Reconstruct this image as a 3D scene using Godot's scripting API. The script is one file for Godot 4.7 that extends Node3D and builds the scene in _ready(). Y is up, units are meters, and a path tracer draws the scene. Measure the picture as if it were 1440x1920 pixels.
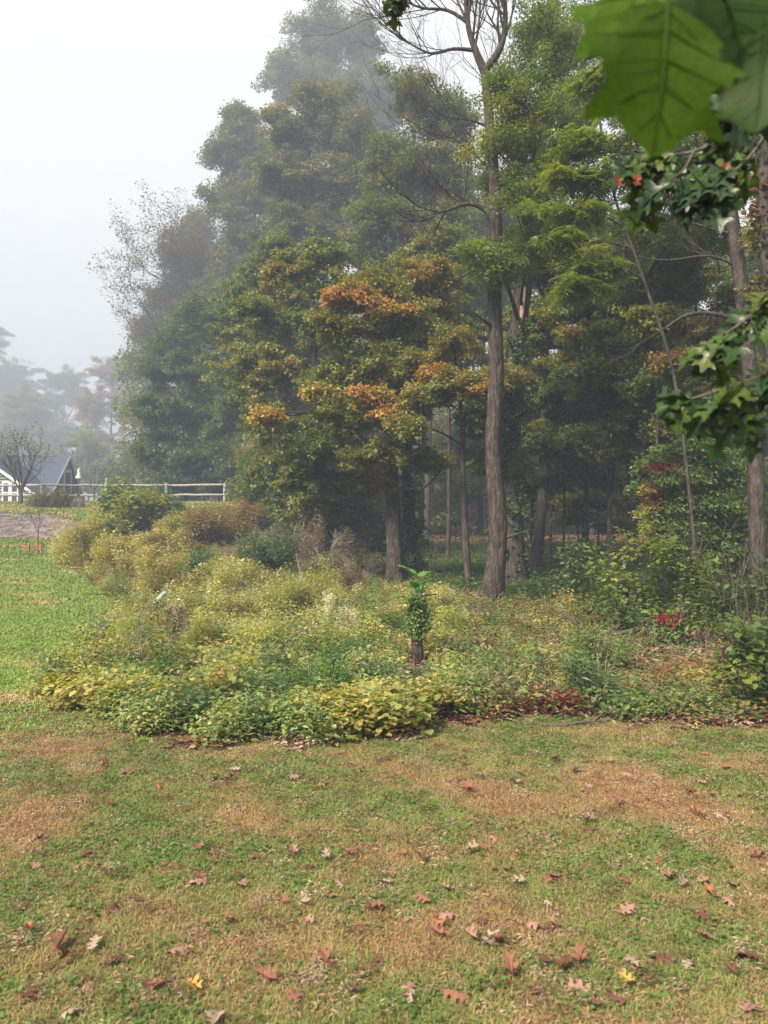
extends Node3D
# A mown lawn, a bank of autumn weeds and the edge of a misty wood.

const F := 1442.0                       # focal length in pixels of the 1440 x 1920 photograph
const EYE := Vector3(0, 1.6, 0)
var tilt := atan(40.0 / 1442.0)
var rng := RandomNumberGenerator.new()
var patch := FastNoiseLite.new()        # slow colour patches
var fine_noise := FastNoiseLite.new()
var used := {}
var M := {}                             # materials
var C := {}                             # leaf cluster meshes
var PAL := {}                           # leaf colours (linear base colours)


# ---------------------------------------------------------------- mesh builder
class Shape:
	var p := PackedVector3Array()
	var n := PackedVector3Array()
	var c := PackedColorArray()
	var uv := PackedVector2Array()
	var ix := PackedInt32Array()
	var smooth := true

	func tri(a: Vector3, b: Vector3, d: Vector3, col: Color) -> void:
		var k := p.size()
		p.append(a); p.append(b); p.append(d)
		c.append(col); c.append(col); c.append(col)
		ix.append(k); ix.append(k + 1); ix.append(k + 2)
		var nn := (d - a).cross(b - a).normalized()
		n.append(nn); n.append(nn); n.append(nn)

	func quad(a: Vector3, b: Vector3, d: Vector3, e: Vector3, col := Color.WHITE) -> void:
		tri(a, b, d, col)
		tri(a, d, e, col)

	func box(at: Vector3, size: Vector3, turn := Basis.IDENTITY, col := Color.WHITE) -> void:
		var h := size * 0.5
		var v := []
		for i in 8:
			v.append(at + turn * Vector3(h.x * (1 if i & 1 else -1), h.y * (1 if i & 2 else -1), h.z * (1 if i & 4 else -1)))
		for q in [[0, 2, 3, 1], [4, 5, 7, 6], [0, 4, 6, 2], [1, 3, 7, 5], [2, 6, 7, 3], [0, 1, 5, 4]]:
			quad(v[q[0]], v[q[3]], v[q[2]], v[q[1]], col)

	# a tapered tube through points; lumps makes it uneven, flare spreads the foot in root ridges
	func tube(pts: PackedVector3Array, radii: PackedFloat32Array, sides: int, col := Color.WHITE, lumps := 0.0, flare := 0.0, phase := 0.0) -> void:
		if pts.size() < 2:
			return
		var first := p.size()
		var t := (pts[1] - pts[0]).normalized()
		var u := t.cross(Vector3(0.31, 0.2, 0.93)).normalized()
		var run := 0.0
		for i in pts.size():
			if i > 0:
				run += pts[i].distance_to(pts[i - 1])
			var t2 := (pts[mini(i + 1, pts.size() - 1)] - pts[maxi(i - 1, 0)]).normalized()
			u = (u - t2 * u.dot(t2)).normalized()
			var w := t2.cross(u)
			for k in sides + 1:
				var a := TAU * k / sides
				var r := radii[i] * (1.0 + lumps * (sin(a * 3.0 + phase + run * 1.7) * 0.5 + sin(a * 5.0 - phase * 2.0 + run * 0.9) * 0.5))
				if flare > 0.0:
					var e := exp(-run / (radii[0] * 1.5))
					r *= 1.0 + flare * e * (1.0 + 0.7 * sin(a * 5.0 + phase))
					if sides > 20:          # furrowed bark
						var w1 := a * 13.0 + 1.6 * sin(run * 1.3 + a * 2.0)
						r *= 1.0 + 0.035 * (absf(sin(w1)) * 2.0 - 1.0) + 0.02 * sin(a * 22.0 + run * 3.1 + 2.0 * sin(run * 5.0 + a))
				var dir := u * cos(a) + w * sin(a)
				p.append(pts[i] + dir * r)
				n.append(dir)
				c.append(col)
		for i in pts.size() - 1:
			for k in sides:
				var a0 := first + i * (sides + 1) + k
				var b0 := a0 + sides + 1
				for j in [a0, b0, b0 + 1, a0, b0 + 1, a0 + 1]:
					ix.append(j)
		var tip := pts[pts.size() - 1]
		var last := first + (pts.size() - 1) * (sides + 1)
		p.append(tip + t * radii[radii.size() - 1] * 0.3)
		n.append((tip - pts[pts.size() - 2]).normalized())
		c.append(col)
		for k in sides:
			for j in [last + k, p.size() - 1, last + k + 1]:
				ix.append(j)

	func done() -> ArrayMesh:
		var a := []
		a.resize(Mesh.ARRAY_MAX)
		a[Mesh.ARRAY_VERTEX] = p
		a[Mesh.ARRAY_NORMAL] = n
		a[Mesh.ARRAY_COLOR] = c
		a[Mesh.ARRAY_INDEX] = ix
		var m := ArrayMesh.new()
		m.add_surface_from_arrays(Mesh.PRIMITIVE_TRIANGLES, a)
		return m


# ---------------------------------------------------------------- naming
func numbered(called: String) -> String:
	var k: int = used.get(called, -1) + 1
	used[called] = k
	return called if k == 0 else "%s_%03d" % [called, k]


func tag(o: Node3D, label := "", category := "", group := "", kind := "") -> Node3D:
	if label: o.set_meta("label", label)
	if category: o.set_meta("category", category)
	if group: o.set_meta("group", group)
	if kind: o.set_meta("kind", kind)
	return o


func thing(called: String, at: Vector3, label: String, category: String, group := "") -> Node3D:
	var o := Node3D.new()
	o.name = numbered(called)
	add_child(o)
	o.position = at
	tag(o, label, category, group)
	return o


func part(called: String, mesh: Mesh, mat: Material, parent: Node3D) -> MeshInstance3D:
	var o := MeshInstance3D.new()
	o.name = called
	o.mesh = mesh
	o.material_override = mat
	parent.add_child(o, true)
	return o


func top(called: String, mesh: Mesh, mat: Material) -> MeshInstance3D:
	var o := MeshInstance3D.new()
	o.name = numbered(called)
	o.mesh = mesh
	o.material_override = mat
	add_child(o)
	return o


func scatter(called: String, mesh: Mesh, mat: Material, where: Array, tint: PackedColorArray, parent: Node3D) -> MultiMeshInstance3D:
	var mm := MultiMesh.new()
	mm.transform_format = MultiMesh.TRANSFORM_3D
	mm.use_colors = true
	mm.mesh = mesh
	mm.instance_count = where.size()
	for i in where.size():
		mm.set_instance_transform(i, where[i])
		mm.set_instance_color(i, tint[i])
	var o := MultiMeshInstance3D.new()
	o.name = numbered(called) if parent == self else called
	o.multimesh = mm
	o.material_override = mat
	parent.add_child(o, true)
	o.set_meta("kind", "stuff")
	return o


# ---------------------------------------------------------------- where things stand
const PROF_D := [0.0, 5.0, 9.0, 14.0, 20.0, 26.0, 29.5, 36.0, 42.0, 48.0, 60.0, 90.0, 140.0]
const PROF_H := [0.0, 0.0, 0.02, 0.17, 0.42, 0.8, 1.4, 2.62, 3.26, 3.42, 3.4, 3.4, 3.4]


func ground(x: float, z: float) -> float:
	var d := -z
	if d <= 0.5:
		return 0.0
	var h := 3.4
	for i in PROF_D.size() - 1:
		if d < PROF_D[i + 1]:
			var t: float = (d - PROF_D[i]) / (PROF_D[i + 1] - PROF_D[i])
			h = cubic_interpolate(PROF_H[i], PROF_H[i + 1], PROF_H[maxi(i - 1, 0)], PROF_H[mini(i + 2, PROF_H.size() - 1)], t)
			break
	return h * lerpf(1.0, 0.45, smoothstep(-0.15, 0.12, x / d)) + 0.03 * patch.get_noise_2d(x * 9.0, z * 9.0) * smoothstep(3.0, 9.0, d)


func ray(px: float, py: float) -> Vector3:
	return Vector3((px - 720.0) / F, (960.0 - py) / F, -1.0).rotated(Vector3.RIGHT, tilt)


func at(px: float, py: float, d: float) -> Vector3:
	var r := ray(px, py)
	return EYE + r * (d / -r.z)


func land(px: float, py: float) -> Vector3:
	var r := ray(px, py)
	r /= -r.z
	var d := 1.8
	while d < 90.0:
		var q := EYE + r * d
		if q.y <= ground(q.x, q.z):
			var lo := d - 0.1
			for i in 6:
				var mid := (lo + d) * 0.5
				var s := EYE + r * mid
				if s.y <= ground(s.x, s.z): d = mid
				else: lo = mid
			break
		d += 0.1
	var e := EYE + r * d
	return Vector3(e.x, ground(e.x, e.z), e.z)


func foot(px: float, d: float) -> Vector3:
	var x := (px - 720.0) / F * d
	return Vector3(x, ground(x, -d), -d)


func rnd(a: float, b: float) -> float:
	return rng.randf_range(a, b)


func ball() -> Vector3:
	while true:
		var v := Vector3(rnd(-1, 1), rnd(-1, 1), rnd(-1, 1))
		var l := v.length()
		if l < 1.0 and l > 0.05:
			return v
	return Vector3.UP


func smoothed(pts: Array, each := 4) -> PackedVector3Array:
	var out := PackedVector3Array()
	for i in pts.size() - 1:
		var a: Vector3 = pts[maxi(i - 1, 0)]
		var b: Vector3 = pts[i]
		var c: Vector3 = pts[i + 1]
		var d: Vector3 = pts[mini(i + 2, pts.size() - 1)]
		for k in each:
			out.append(b.cubic_interpolate(c, a, d, float(k) / each))
	out.append(pts[pts.size() - 1])
	return out


func tapered(count: int, r0: float, r1: float, power := 1.0) -> PackedFloat32Array:
	var out := PackedFloat32Array()
	for i in count:
		out.append(lerpf(r0, r1, pow(float(i) / maxf(count - 1, 1), power)))
	return out


# ---------------------------------------------------------------- leaves
# outlines with x across, y along and z up, one unit long, as triangle fans
func leaf_fan(kind: String) -> Array:
	match kind:
		"oval":
			return [Vector3(0, 0, 0), Vector3(-0.27, 0.42, 0.07), Vector3(0, 1, -0.06), Vector3(0.27, 0.42, 0.07)]
		"lance":
			return [Vector3(0, 0, 0), Vector3(-0.12, 0.4, 0.04), Vector3(0, 1, -0.08), Vector3(0.12, 0.4, 0.04)]
		"round":
			return [Vector3(0, 0, 0), Vector3(-0.44, 0.22, 0.07), Vector3(-0.38, 0.72, 0.05), Vector3(0, 1, -0.05), Vector3(0.38, 0.72, 0.05), Vector3(0.44, 0.22, 0.07)]
		"maple":
			return [Vector3(0, 0, 0), Vector3(-0.52, 0.3, 0.08), Vector3(-0.2, 0.5, 0.0), Vector3(0, 1, -0.12), Vector3(0.2, 0.5, 0.0), Vector3(0.52, 0.3, 0.08)]
	return []


func one_leaf(s: Shape, kind: String, pos: Vector3, along: Vector3, up: Vector3, length: float, col: Color) -> void:
	var y := along.normalized()
	var x := y.cross(up).normalized()
	var z := x.cross(y)
	var f := leaf_fan(kind)
	var q := []
	for v in f:
		q.append(pos + (x * v.x + y * v.y + z * v.z) * length)
	if kind == "oval" or kind == "lance":
		s.tri(q[0], q[1], q[2], col)
		s.tri(q[0], q[2], q[3], col)
	else:
		for i in range(1, q.size() - 1):
			s.tri(q[0], q[i], q[i + 1], col)


func leaf_tint(v: float) -> Color:
	var b := rnd(1.0 - v, 1.0 + v)
	var w := v * 0.6
	return Color(b * rnd(1.0 - w, 1.0 + w * 1.2), b, b * rnd(0.8, 1.15))


# a spray of leaves round the origin
func cluster(kind: String, count: int, spread: Vector3, length: float, droop: float, flat: float, vary: float, seed_: int) -> ArrayMesh:
	rng.seed = seed_
	var s := Shape.new()
	for i in count:
		var pos := ball() * spread
		var yaw := rnd(0, TAU)
		var out := Vector3(pos.x / spread.x, 0, pos.z / spread.z) + Vector3(cos(yaw), 0, sin(yaw)) * 0.8
		var along := out.normalized() + Vector3.DOWN * rnd(droop - 0.5, droop + 0.5)
		var up := Vector3.UP + ball() * (1.0 - flat) * 1.6
		one_leaf(s, kind, pos, along, up, length * rnd(0.65, 1.25), leaf_tint(vary))
	return s.done()


# a compound leaf: leaflets in pairs along an arching stalk
func pinnate(pairs: int, length: float, leaflet: float, seed_: int) -> ArrayMesh:
	rng.seed = seed_
	var s := Shape.new()
	for k in 3:
		var yaw := TAU * k / 3.0 + rnd(-0.5, 0.5)
		var dir := Vector3(cos(yaw), 0, sin(yaw))
		for i in pairs:
			var t := float(i + 1) / pairs
			var pos := dir * length * t + Vector3.DOWN * length * 0.45 * t * t
			for side in [-1.0, 1.0]:
				var off: Vector3 = dir.cross(Vector3.UP) * side + dir * 0.5 + Vector3.DOWN * rnd(0.1, 0.5)
				one_leaf(s, "oval", pos, off, Vector3.UP + ball() * 0.4, leaflet * rnd(0.8, 1.1), leaf_tint(0.2))
	return s.done()


func grass_tuft(blades: int, radius: float, height: float, width: float, lean: float, seed_: int) -> ArrayMesh:
	rng.seed = seed_
	var s := Shape.new()
	for i in blades:
		var a := rnd(0, TAU)
		var r := radius * sqrt(rng.randf())
		var b := Vector3(cos(a) * r, -0.004, sin(a) * r)
		var yaw := rnd(0, TAU)
		var dir := Vector3(cos(yaw), 0, sin(yaw))
		var side := dir.cross(Vector3.UP) * width * rnd(0.7, 1.2) * 0.5
		var h := height * rnd(0.45, 1.2)
		var l := lean * rnd(0.2, 1.5)
		var m := b + Vector3.UP * h * 0.6 + dir * h * l * 0.4
		var t := b + Vector3.UP * h * (1.0 - 0.35 * l) + dir * h * l * 1.1
		var col := leaf_tint(0.3)
		s.tri(b - side, m - side * 0.8, b + side, col)
		s.tri(b + side, m - side * 0.8, m + side * 0.8, col)
		s.tri(m - side * 0.8, t, m + side * 0.8, col)
	return s.done()


# lobed oak leaf, folded on its midrib and curled; one unit long, stalk at the origin, along +y
func oak_leaf(seed_: int, fold: float, curl: float, twist: float, stalk := 0.18, broad := 0.0) -> ArrayMesh:
	rng.seed = seed_
	var s := Shape.new()
	var half := [Vector2(0, 0), Vector2(0.05, 0.05), Vector2(0.2, 0.1), Vector2(0.27, 0.2), Vector2(0.17, 0.22), Vector2(0.1, 0.27), Vector2(0.13, 0.34), Vector2(0.3, 0.36), Vector2(0.46, 0.47), Vector2(0.33, 0.49), Vector2(0.36, 0.57), Vector2(0.2, 0.54), Vector2(0.12, 0.58), Vector2(0.14, 0.66), Vector2(0.28, 0.71), Vector2(0.34, 0.84), Vector2(0.2, 0.8), Vector2(0.12, 0.82), Vector2(0.08, 0.9), Vector2(0, 1.0)]
	if broad > 0.0:                         # a broad body with shallow bays and short points
		for i in half.size():
			var full := 0.40 * sin(PI * pow(half[i].y, 0.8)) + 0.03
			half[i].x = lerpf(half[i].x, maxf(half[i].x, full), broad) if i > 0 and i < half.size() - 1 else 0.0
	var fine := []
	for i in half.size() - 1:
		for k in 2:
			fine.append((half[i] as Vector2).cubic_interpolate(half[i + 1], half[maxi(i - 1, 0)], half[mini(i + 2, half.size() - 1)], k / 2.0) if k else half[i])
	fine.append(half[half.size() - 1])
	half = fine
	for side in [-1.0, 1.0]:
		var rim := PackedVector2Array()
		for v: Vector2 in half:
			v.x = maxf(v.x, 0.0)
			var j := 0.0 if v.x < 0.03 else 0.008
			rim.append(Vector2(v.x * side * (1.0 + 0.14 * sin(v.y * 7.0 + seed_ * 1.7 + side)) + rnd(-j, j), v.y + rnd(-j, j)))
		for k in range(11, 0, -1):
			rim.append(Vector2(0, k / 12.0))
		var tris := Geometry2D.triangulate_polygon(rim)
		for i in range(0, tris.size(), 3):
			var q := []
			var nn := []
			for k in 3:
				var v := rim[tris[i + k]]
				var ax := absf(v.x)
				var wave := 0.15 * sin(v.y * 9.0 + seed_)
				var z := ax * fold * (1.0 - 0.5 * ax) + curl * (v.y - 0.4) * (v.y - 0.4) * 1.6 + wave * ax
				var turn := twist * (v.y - 0.5)
				q.append(Vector3(v.x, v.y, z).rotated(Vector3(0, 1, 0), turn))
				nn.append(Vector3(-side * (fold * (1.0 - ax) + wave), -(3.2 * curl * (v.y - 0.4) + 1.35 * cos(v.y * 9.0 + seed_) * ax), 1.0).normalized().rotated(Vector3(0, 1, 0), turn))
			s.tri(q[0], q[1], q[2], Color.WHITE)
			var f := (q[2] - q[0] as Vector3).cross(q[1] - q[0]).normalized() as Vector3
			for k in 3:
				s.n[s.n.size() - 3 + k] = nn[k] if f.dot(nn[k]) > 0.0 else -nn[k]
	# midrib, side veins and stalk stand a little proud
	var rib := PackedVector3Array()
	for k in 9:
		var y := -stalk + (1.0 + stalk) * k / 8.0
		rib.append(Vector3(0, y, curl * (maxf(y, 0) - 0.4) * (maxf(y, 0) - 0.4) * 1.6 + 0.006).rotated(Vector3(0, 1, 0), twist * (maxf(y, 0) - 0.5)))
	s.tube(rib, tapered(9, 0.014, 0.004), 4, Color(1.25, 1.2, 1.0))
	for side in [-1.0, 1.0]:
		for v in [[0.06, 0.22, 0.18], [0.2, 0.4, 0.4], [0.4, 0.56, 0.3], [0.55, 0.78, 0.28], [0.72, 0.88, 0.1]]:
			var vein := PackedVector3Array()
			for k in 4:
				var t := k / 3.0
				var x: float = side * v[2] * t
				var y: float = lerpf(v[0], v[1], t)
				var ax := absf(x)
				vein.append(Vector3(x, y, ax * fold * (1.0 - 0.5 * ax) + curl * (y - 0.4) * (y - 0.4) * 1.6 + 0.15 * sin(y * 9.0 + seed_) * ax + 0.003).rotated(Vector3(0, 1, 0), twist * (y - 0.5)))
			s.tube(vein, tapered(4, 0.007, 0.002), 3, Color(1.2, 1.15, 1.0))
	return s.done()


# ---------------------------------------------------------------- materials
func noise_tex(freq: float, octaves: int, colors: Array, seed_: int, size := 512, normal := false) -> NoiseTexture2D:
	var nz := FastNoiseLite.new()
	nz.seed = seed_
	nz.frequency = freq
	nz.fractal_octaves = octaves
	var t := NoiseTexture2D.new()
	t.width = size
	t.height = size
	t.seamless = true
	t.noise = nz
	if normal:
		t.as_normal_map = true
		t.bump_strength = 6.0
	elif colors.size():
		var g := Gradient.new()
		var off := PackedFloat32Array()
		var cols := PackedColorArray()
		for i in colors.size():
			off.append(float(i) / (colors.size() - 1))
			cols.append(colors[i].linear_to_srgb())
		g.offsets = off
		g.colors = cols
		t.color_ramp = g
	return t


func foliage_mat(rough: float, through: float, spec := 0.35) -> StandardMaterial3D:
	var m := StandardMaterial3D.new()
	m.vertex_color_use_as_albedo = true
	m.roughness = rough
	m.metallic_specular = spec
	if through > 0.0:
		m.backlight_enabled = true
		m.backlight = Color(through, through, through * 0.35)
	return m


func bark_mat(dark: Color, mid: Color, pale: Color, stretch: float, seed_: int, relief: float) -> StandardMaterial3D:
	var m := StandardMaterial3D.new()
	m.albedo_texture = noise_tex(0.009, 6, [dark, dark.lerp(mid, 0.5), mid, mid.lerp(pale, 0.4), pale], seed_)
	m.uv1_triplanar = true
	m.uv1_scale = Vector3(stretch, stretch * 0.22, stretch)
	m.roughness = 0.95
	m.metallic_specular = 0.2
	m.heightmap_enabled = true
	m.heightmap_texture = noise_tex(0.025, 4, [], seed_ + 1)
	m.heightmap_scale = relief
	return m


func plain(col: Color, rough := 0.8) -> StandardMaterial3D:
	var m := StandardMaterial3D.new()
	m.albedo_color = col.linear_to_srgb()
	m.roughness = rough
	return m


func make_materials() -> void:
	M.leaf = foliage_mat(0.42, 1.0, 0.5)
	M.glossy = foliage_mat(0.4, 0.75, 0.45)
	M.close = foliage_mat(0.5, 1.0, 0.3)
	M.close.albedo_texture = noise_tex(0.03, 5, [Color(0.3, 0.22, 0.12), Color(0.75, 0.75, 0.7), Color(0.95, 1, 0.9), Color(1, 1, 0.8)], 41)
	M.close.uv1_triplanar = true
	M.close.uv1_scale = Vector3(1.5, 1.5, 1.5)
	M.grass = foliage_mat(0.75, 0.5, 0.25)
	M.dead = foliage_mat(0.8, 0.25, 0.25)
	for k in ["glossy", "dead"]:
		M[k].albedo_texture = noise_tex(0.02, 5, [Color(0.4, 0.36, 0.3), Color(0.8, 0.8, 0.8), Color(1, 1, 1), Color(1, 0.96, 0.85)], 43)
		M[k].uv1_triplanar = true
		M[k].uv1_scale = Vector3(1.3, 1.3, 1.3)
	M.bark = bark_mat(Color(0.02, 0.016, 0.013), Color(0.058, 0.046, 0.04), Color(0.17, 0.145, 0.125), 2.4, 3, 3.0)
	M.dark_bark = bark_mat(Color(0.02, 0.017, 0.015), Color(0.06, 0.05, 0.045), Color(0.13, 0.11, 0.1), 2.5, 5, 2.5)
	M.twig = bark_mat(Color(0.03, 0.025, 0.02), Color(0.09, 0.075, 0.065), Color(0.16, 0.14, 0.12), 12.0, 7, 0.3)
	M.pale_twig = bark_mat(Color(0.14, 0.12, 0.1), Color(0.28, 0.25, 0.22), Color(0.42, 0.38, 0.34), 12.0, 8, 0.3)
	M.bare_wood = bark_mat(Color(0.2, 0.13, 0.1), Color(0.42, 0.3, 0.24), Color(0.55, 0.43, 0.36), 6.0, 9, 0.6)
	M.rail = bark_mat(Color(0.16, 0.15, 0.14), Color(0.33, 0.31, 0.29), Color(0.5, 0.48, 0.45), 3.0, 11, 0.6)
	var soil := StandardMaterial3D.new()
	soil.vertex_color_use_as_albedo = true
	soil.albedo_texture = noise_tex(0.03, 5, [Color(0.45, 0.42, 0.4), Color(0.8, 0.8, 0.78), Color(1, 1, 1)], 21)
	soil.uv1_triplanar = true
	soil.uv1_world_triplanar = true
	soil.uv1_scale = Vector3(0.9, 0.9, 0.9)
	soil.roughness = 1.0
	soil.metallic_specular = 0.15
	soil.heightmap_enabled = true
	soil.heightmap_texture = noise_tex(0.05, 4, [], 22)
	soil.heightmap_scale = 3.0
	M.soil = soil
	M.mulch = soil.duplicate()
	M.white_paint = plain(Color(0.75, 0.75, 0.74), 0.5)
	M.clapboard = plain(Color(0.12, 0.125, 0.135), 0.75)
	M.siding = plain(Color(0.36, 0.37, 0.39), 0.7)
	var roof := plain(Color(1, 1, 1), 0.9)
	roof.albedo_texture = noise_tex(0.08, 4, [Color(0.04, 0.052, 0.09), Color(0.065, 0.08, 0.13), Color(0.09, 0.11, 0.17)], 31)
	roof.uv1_triplanar = true
	roof.uv1_scale = Vector3(1.2, 3.0, 1.2)
	M.roof = roof
	M.glass = plain(Color(0.05, 0.06, 0.07), 0.08)
	M.orange_net = foliage_mat(0.7, 0.6)
	M.orange_net.vertex_color_use_as_albedo = false
	M.orange_net.albedo_color = Color(0.6, 0.22, 0.1).linear_to_srgb()
	M.stake = plain(Color(0.09, 0.08, 0.07), 0.8)
	M.guard = plain(Color(0.22, 0.33, 0.26), 0.55)


func make_palettes() -> void:
	PAL.maple_olive = [Color(0.1, 0.155, 0.04), Color(0.13, 0.18, 0.042), Color(0.165, 0.2, 0.045), Color(0.22, 0.21, 0.05), Color(0.29, 0.22, 0.055)]
	PAL.maple_gold = [Color(0.1, 0.165, 0.036), Color(0.145, 0.19, 0.042), Color(0.2, 0.215, 0.048), Color(0.27, 0.23, 0.054), Color(0.35, 0.25, 0.06)]
	PAL.orange = [Color(0.42, 0.27, 0.075), Color(0.34, 0.28, 0.065), Color(0.48, 0.26, 0.09), Color(0.24, 0.25, 0.055)]
	PAL.maple_green = [Color(0.1, 0.165, 0.045), Color(0.12, 0.185, 0.05), Color(0.14, 0.2, 0.05), Color(0.09, 0.15, 0.045)]
	PAL.dark_green = [Color(0.09, 0.15, 0.045), Color(0.11, 0.17, 0.05), Color(0.13, 0.18, 0.055)]
	PAL.russet = [Color(0.13, 0.0975, 0.0455), Color(0.169, 0.0975, 0.0455), Color(0.091, 0.104, 0.039), Color(0.208, 0.091, 0.0455)]
	PAL.dusk = [Color(0.12, 0.155, 0.06), Color(0.15, 0.17, 0.065), Color(0.2, 0.18, 0.075), Color(0.11, 0.145, 0.055)]
	PAL.wine = [Color(0.2, 0.045, 0.045), Color(0.14, 0.04, 0.04), Color(0.1, 0.09, 0.03), Color(0.24, 0.08, 0.05)]
	PAL.pink = [Color(0.46, 0.22, 0.19), Color(0.4, 0.23, 0.16), Color(0.3, 0.23, 0.12), Color(0.5, 0.18, 0.17)]
	PAL.lime = [Color(0.17, 0.235, 0.05), Color(0.21, 0.26, 0.055), Color(0.12, 0.185, 0.04), Color(0.32, 0.3, 0.07)]
	PAL.yellow_green = [Color(0.24, 0.27, 0.055), Color(0.3, 0.29, 0.06), Color(0.17, 0.22, 0.05), Color(0.38, 0.3, 0.065)]
	PAL.goldenrod = [Color(0.42, 0.44, 0.17), Color(0.5, 0.48, 0.2), Color(0.35, 0.4, 0.14), Color(0.56, 0.5, 0.26), Color(0.28, 0.33, 0.12)]
	PAL.straw = [Color(0.56, 0.47, 0.25), Color(0.5, 0.45, 0.21), Color(0.42, 0.4, 0.18), Color(0.6, 0.5, 0.3)]
	PAL.vine_yellow = [Color(0.44, 0.42, 0.12), Color(0.34, 0.38, 0.11), Color(0.48, 0.41, 0.14), Color(0.26, 0.32, 0.09), Color(0.48, 0.31, 0.13)]
	PAL.weed_green = [Color(0.16, 0.25, 0.08), Color(0.23, 0.31, 0.1), Color(0.13, 0.2, 0.07), Color(0.32, 0.37, 0.13)]
	PAL.bright = [Color(0.12, 0.26, 0.05), Color(0.15, 0.3, 0.06), Color(0.1, 0.2, 0.045)]
	PAL.mugwort = [Color(0.11, 0.18, 0.085), Color(0.14, 0.22, 0.1), Color(0.1, 0.16, 0.075)]
	PAL.deep = [Color(0.09, 0.16, 0.05), Color(0.11, 0.18, 0.055), Color(0.13, 0.2, 0.06)]
	PAL.dry = [Color(0.24, 0.19, 0.15), Color(0.17, 0.13, 0.11), Color(0.32, 0.27, 0.23), Color(0.13, 0.09, 0.08)]
	PAL.rust = [Color(0.3, 0.14, 0.07), Color(0.36, 0.23, 0.1), Color(0.24, 0.22, 0.07), Color(0.2, 0.11, 0.07)]
	PAL.red = [Color(0.42, 0.05, 0.06), Color(0.3, 0.04, 0.05), Color(0.5, 0.1, 0.1), Color(0.2, 0.04, 0.045)]
	PAL.fluff = [Color(0.75, 0.75, 0.72), Color(0.82, 0.82, 0.8), Color(0.6, 0.61, 0.57)]
	PAL.litter = [Color(0.22, 0.12, 0.08), Color(0.3, 0.18, 0.13), Color(0.14, 0.075, 0.05), Color(0.36, 0.26, 0.2), Color(0.2, 0.15, 0.1)]
	PAL.woods_floor = [Color(0.2, 0.12, 0.08), Color(0.26, 0.155, 0.11), Color(0.15, 0.09, 0.06), Color(0.3, 0.19, 0.14)]


func make_clusters() -> void:
	for k in 3:
		C["maple%d" % k] = cluster("maple", 26, Vector3(0.42, 0.16, 0.42), 0.155, 0.5, 0.4, 0.42, 100 + k)
		C["far%d" % k] = cluster("maple", 48, Vector3(0.62, 0.26, 0.62), 0.155, 0.45, 0.3, 0.42, 110 + k)
		C["oval%d" % k] = cluster("oval", 30, Vector3(0.42, 0.22, 0.42), 0.125, 0.5, 0.3, 0.32, 120 + k)
		C["tiny%d" % k] = cluster("oval", 12, Vector3(0.3, 0.2, 0.3), 0.1, 0.3, 0.2, 0.3, 130 + k)
		C["fine%d" % k] = cluster("oval", 46, Vector3(0.13, 0.15, 0.13), 0.046, 0.1, 0.62, 0.42, 140 + k)
		C["vine%d" % k] = cluster("round", 30, Vector3(0.19, 0.11, 0.19), 0.062, 0.15, 0.68, 0.45, 150 + k)
		C["bramble%d" % k] = cluster("oval", 40, Vector3(0.16, 0.13, 0.16), 0.056, 0.1, 0.62, 0.48, 160 + k)
		C["mug%d" % k] = cluster("lance", 60, Vector3(0.12, 0.16, 0.12), 0.075, -0.1, 0.2, 0.3, 170 + k)
		C["fluff%d" % k] = cluster("lance", 44, Vector3(0.06, 0.1, 0.06), 0.036, -0.3, 0.0, 0.25, 180 + k)
		C["litter%d" % k] = cluster("maple", 14, Vector3(0.22, 0.012, 0.22), 0.095, -0.05, 0.7, 0.35, 190 + k)
		C["chips%d" % k] = cluster("lance", 16, Vector3(0.2, 0.02, 0.2), 0.1, 0.0, 0.6, 0.35, 200 + k)
		C["clover%d" % k] = cluster("round", 16, Vector3(0.06, 0.012, 0.06), 0.017, 0.0, 0.6, 0.3, 210 + k)
		C["pinnate%d" % k] = pinnate(7, 0.4, 0.115, 220 + k)
		C["ivy%d" % k] = cluster("round", 24, Vector3(0.16, 0.16, 0.16), 0.08, 0.6, 0.1, 0.3, 230 + k)
		C["grass%d" % k] = grass_tuft(30, 0.055, 0.034, 0.0032, 1.0, 240 + k)
		C["rough%d" % k] = grass_tuft(30, 0.14, 0.07, 0.011, 0.8, 250 + k)
		C["stalk%d" % k] = grass_tuft(6, 0.1, 0.62, 0.006, 0.35, 270 + k)
		C["tall%d" % k] = grass_tuft(26, 0.05, 0.14, 0.005, 0.9, 260 + k)


func hue(pal: String, pos: Vector3, size := 1.0, mix := 0.16) -> Color:
	var l: Array = PAL[pal]
	var v := patch.get_noise_3dv(pos * 6.0 / size) * 0.9 + fine_noise.get_noise_3dv(pos * 20.0) * 0.35 + rnd(-mix, mix)
	var i := clampi(int((v * 0.62 + 0.5) * l.size()), 0, l.size() - 1)
	var c: Color = l[i]
	var b := rnd(0.82, 1.18)
	return Color(c.r * b, c.g * b, c.b * b)


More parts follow.
